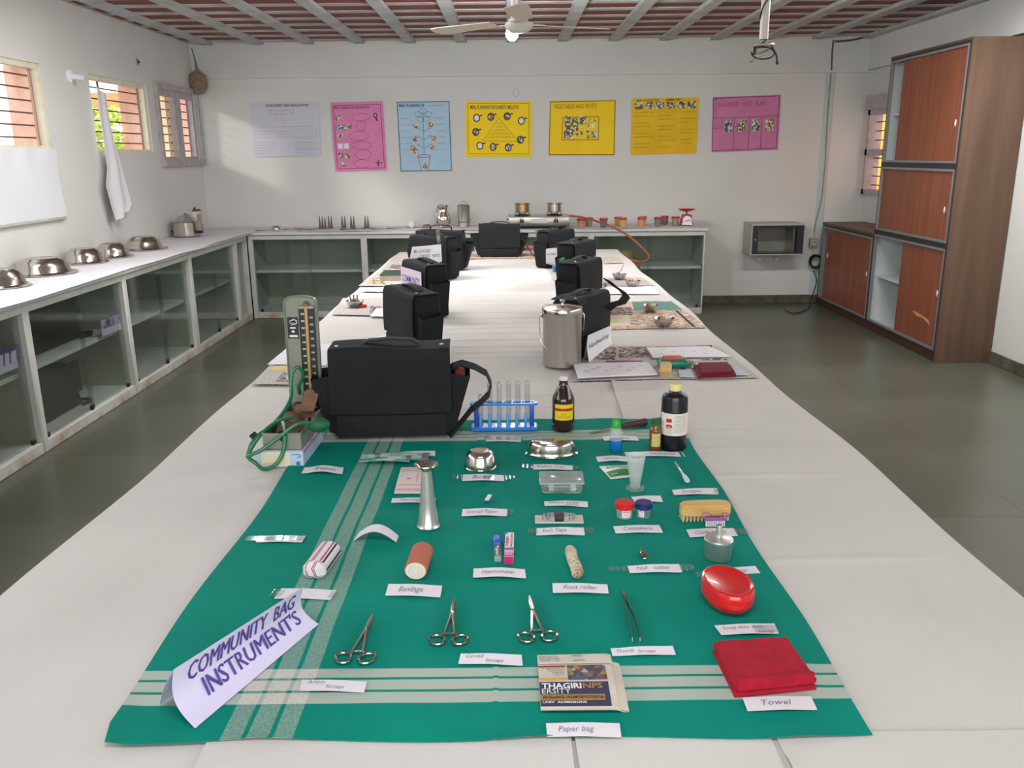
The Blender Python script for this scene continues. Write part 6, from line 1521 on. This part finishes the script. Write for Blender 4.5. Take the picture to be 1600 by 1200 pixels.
tp.lathe([(.008, .0745), (.008, .0805)], 12, TR(-w2*.94, 0, 0), sy=2).lathe([(.008, .0745), (.008, .0805)], 12, TR(w2*.94, 0, 0), sy=2)
tp.build('top_plate', BL, rk)
for s in (-1, 1): MB().rbox(s*w2*.84-.006, s*w2*.84+.006, -.010, .010, .008, .076, .003, 2).build('upright', mat('rack_deep', (16, 84, 190), .35), rk)
xp = [-w2*.70+.004+i*(w2*1.36)/(N_-1) for i in range(N_)]
for x in xp: MB().lathe([(.0048, .008), (.0044, .050), (.003, .052), (.001, .0525)], 14, TR(x-.005, -.0145, 0)).build('peg', mat('rack_light', (52, 150, 226), .35), rk)
for i, (x, h) in enumerate(zip(xs, (.092, .128, .128, .130, .130, .130))):
    o = rk.location+Vector((x, 0, .0125))
    t = thing('test_tube', 'empty upside-down glass test tube in the rack, %s from the left' % ['shortest, first', 'second', 'third', 'fourth', 'fifth', 'sixth'][i], 'test tube', o, 0, 'test tubes in the blue rack')
    MB().lathe([(.0062, 0), (.0070, h*.1*0+.001), (.0070, h-.008), (.0062, h-.003), (.0035, h), (.0005, h+.0008)], 16, cap=(False, True)).build('tube_wall', TUBEG, t)
    MB().tube([(.0069*math.cos(k*.524), .0069*math.sin(k*.524), .002) for k in range(12)], .0008, 4, closed=True).build('rim', TUBEG, t)

# ------------------------------------------------------------------ blood pressure gauge
a, b, c3 = G(405, 729, -.004), G(475, 729, -.004), G(497, 692, -.004)
a.z = b.z = .7515
cb_ = thing('carton_box', 'pale blue and cream printed carton under the pressure gauge', 'box', a, math.atan2(b.y-a.y, b.x-a.x))
w_ = (b-a).length; CBm = mat('carton_blue', (178, 204, 226), .6)
MB().rbox(0, w_, 0, .25, 0, .043, .001, 1).build('carton', CBm, cb_)
MB().box(.008, w_*.70, -.0008, .001, .004, .040).build('cream_panel', mat('carton_cream', (228, 222, 190), .6), cb_)
MB().box(w_, w_+.0008, .0, .25, .034, .043).build('pink_edge', mat('carton_pink', (200, 130, 170), .6), cb_)
MB().box(.003, w_-.003, .003, .247, .0429, .0436).build('top_flap', mat('carton_mauve', (206, 196, 206), .6), cb_)
mb = MB(); f_ = lambda x, y: Vector((x, -.0012, y))
for k in range(7): scribble(mb, .012, w_*.6, .034-.0045*k, .0018, .0007, f_)
rect(mb, f_, .012, .006, .05, .010, .0006); mb.build('panel_print', mat('carton_print', (150, 140, 110), .7), cb_)
mb = MB(); line(mb, f_, [(w_*.76, .034), (w_*.9, .036), (w_*.95, .030), (w_*.86, .026)], .002); mb.add([f_(w_*.84, .006), f_(w_*.92, .006), f_(w_*.92, .016), f_(w_*.84, .016)], [(0, 1, 2, 3)]); mb.build('blue_emblem', mat('emblem_blue', (70, 100, 170), .6), cb_)
bz = .7515+.0445
bp = thing('blood_pressure_gauge', 'grey-green mercury blood pressure gauge with green tubes and brown cuff', 'blood pressure gauge', (a.x+.012, a.y+.010, bz), cb_.rotation_euler.z)
GM = mat('gauge_enamel', (132, 138, 124), .35); GI = mat('gauge_inner', (78, 72, 68), .7)
W_, D_, H_ = .098, .27, .043
tr = MB(); tr.box(0, W_, 0, D_, 0, .002); tr.box(0, .002, 0, D_, 0, H_).box(W_-.002, W_, 0, D_, 0, H_).box(.002, W_-.002, 0, .002, 0, H_).box(.002, W_-.002, D_-.002, D_, 0, H_)
tr.tube([(0, 0, H_), (W_, 0, H_), (W_, D_, H_), (0, D_, H_)], .0022, 6, closed=True); tr.build('tray', GM, bp)
MB().box(.003, W_-.003, .003, D_-.003, .002, .006).build('tray_lining', GI, bp)
MB().lathe([(.006, 0), (.005, .004), (.001, .005)], 12, TR(W_*.52, -.001, H_*.66, 0, R(90))).build('catch', BLACK, bp)
def roundtop(w, h, r):
    pts = [(0, 0), (w, 0)]
    for k in range(7): q = k*math.pi/12; pts.append((w-r+r*math.cos(q), h-r*.6+r*.6*math.sin(q)))
    for k in range(7): q = math.pi/2+k*math.pi/12; pts.append((r+r*math.cos(q), h-r*.6+r*.6*math.sin(q)))
    return pts
TL = TR(.0, D_-.004, 0, 0, R(90)-.03, 0)
pn_ = bp
PH = .350; Wp = .090
MB().prism(roundtop(Wp, PH, .03), -.018, .0, M=TL).build('upright_panel', GM, bp)
rim = [(x, y, .002) for x, y in roundtop(Wp, PH, .03)]
MB().tube([TL @ Vector(q) for q in rim], .0025, 6, closed=True).build('panel_rim', mat('rim_grey', (120, 128, 118), .35), bp)
sbx = .052
MB().box(sbx-.012, sbx+.032, .01, PH-.032, .0, .004, M=TL).build('scale_board', BLACK, bp)
MB().lathe([(.005, .012), (.005, PH-.03)], 14, TL @ TR(sbx+.010, 0, .007, 0, R(-90))).build('mercury_column', mat('brass_tube', (190, 162, 104), .3, .3), bp)
MB().rbox(sbx-.012, sbx+.032, PH-.034, PH-.026, .0, .010, .001, 1, M=TL).build('top_clamp', CHROME, bp)
MB().lathe([(.008, 0), (.009, .008), (.004, .014)], 14, TL @ TR(sbx+.010, PH-.027, .006, 0, R(-90))).build('screw_cap', mat('dull_brass', (150, 130, 110), .4, .6), bp)
mb = MB()
for k in range(15):
    s = str(300-20*k); yy_ = PH-.048-k*.0198
    text(s, .0075, sbx+.003, yy_-.003, 'RIGHT', bold=.02, sx=.85, M=TL @ TR(0, 0, .0046), mb=mb); text(str(290-20*k), .0075, sbx+.0175, yy_-.013, 'LEFT', bold=.02, sx=.85, M=TL @ TR(0, 0, .0046), mb=mb)
mb.build('scale_numbers', WI, bp)
MB().box(.006, .036, PH-.118, PH-.058, .0, .0015, M=TL).build('maker_plate', BLACK, bp)
mb = MB(); f_ = lambda x, y: TL @ Vector((x, y, .002))
line(mb, f_, [(.012, PH-.070), (.024, PH-.064), (.033, PH-.068), (.031, PH-.076), (.016, PH-.080)], .0022); scribble(mb, .011, .024, PH-.075, .004, .0012, f_)
for y0_, x0_, x1_, hh_ in ((PH-.090, .013, .029, .004), (PH-.101, .017, .025, .006), (PH-.114, .010, .033, .006)): mb.add([f_(x0_, y0_), f_(x1_, y0_), f_(x1_, y0_+hh_), f_(x0_, y0_+hh_)], [(0, 1, 2, 3)])
mb.build('plate_print', WI, bp)
MB().rbox(.012, .05, .01, .050, .0, .016, .004, 2, M=TL).build('reservoir', BLACK, bp)
cf = MB(); CUF = mat('cuff_cloth', (128, 98, 78), .9, col2=(110, 82, 66), scale=(40, 40, 40), bump=.5, bscale=500)
def cuff(u, v):
    x = .012+u*.076; y = .05+v*.19; return (x+.006*math.sin(v*9), y, .020+.022*abs(math.sin(v*7.5+u*1.2))+.010*math.sin(u*6.3))
cf.sheet(cuff, 16, 30, .004); cf.build('cuff', CUF, bp)
MB().sheet(lambda u, v: (.045+.040*u+.012*math.sin(v*3), .19+.03*v, .048+.055*math.sin(v*2.4)*(1-.25*abs(u-.5))), 10, 14, .003).build('cuff_fold', CUF, bp)
bpy.context.view_layer.update(); inv = bp.matrix_world.inverted(); YT = bp.location.y
GT = mat('green_rubber', (16, 110, 74), .35)
def hose(pts, r=.0052): MB().tube(smooth_path([inv @ aty(x, y, d) for x, y, d in pts], 6), r, 8).build('tube', GT, bp)
Y0_ = YT
hose([(468, 615, Y0_+.235), (467, 602, Y0_+.22), (473, 590, Y0_+.215), (472, 579, Y0_+.21), (464, 574, Y0_+.205), (457, 582, Y0_+.20), (455, 600, Y0_+.19), (455, 618, Y0_+.17), (449, 634, Y0_+.14), (437, 652, Y0_+.10), (421, 668, Y0_+.04), (404, 680, Y0_-.0), (392, 696, Y0_-.015), (391, 706, Y0_-.02)])
hose([(391, 700, Y0_-.02), (388, 714, Y0_-.03), (400, 724, Y0_-.035), (412, 733, Y0_-.03), (428, 728, Y0_-.03), (440, 712, Y0_-.02), (445, 690, Y0_-.01), (446, 672, Y0_+.01), (442, 660, Y0_+.05)])
hose([(488, 661, Y0_+.02), (470, 661, Y0_+.0), (455, 668, Y0_-.01), (435, 684, Y0_-.02), (410, 702, Y0_-.03), (392, 711, Y0_-.035), (387, 713, Y0_-.03), (393, 700, Y0_-.02), (406, 681, Y0_+.0), (425, 664, Y0_+.04), (442, 656, Y0_+.07), (456, 652, Y0_+.09)])
MB().tube([inv @ aty(400, 677, Y0_+.0), inv @ aty(392, 684, Y0_-.01)], .007, 8).build('connector', BLACK, bp)
pb_ = inv @ aty(498, 664, Y0_+.02)
MB().lathe([(.001, -.030), (.010, -.026), (.018, -.012), (.0195, .002), (.015, .018), (.008, .028), (.006, .032)], 24, TR(pb_.x, pb_.y, pb_.z, 0, 0, R(-95))).build('squeeze_bulb', mat('bulb_green', (10, 92, 60), .6), bp)
MB().tube([inv @ aty(484, 661, Y0_+.02), inv @ aty(489, 662, Y0_+.02)], .006, 10).build('valve', CHROME, bp)
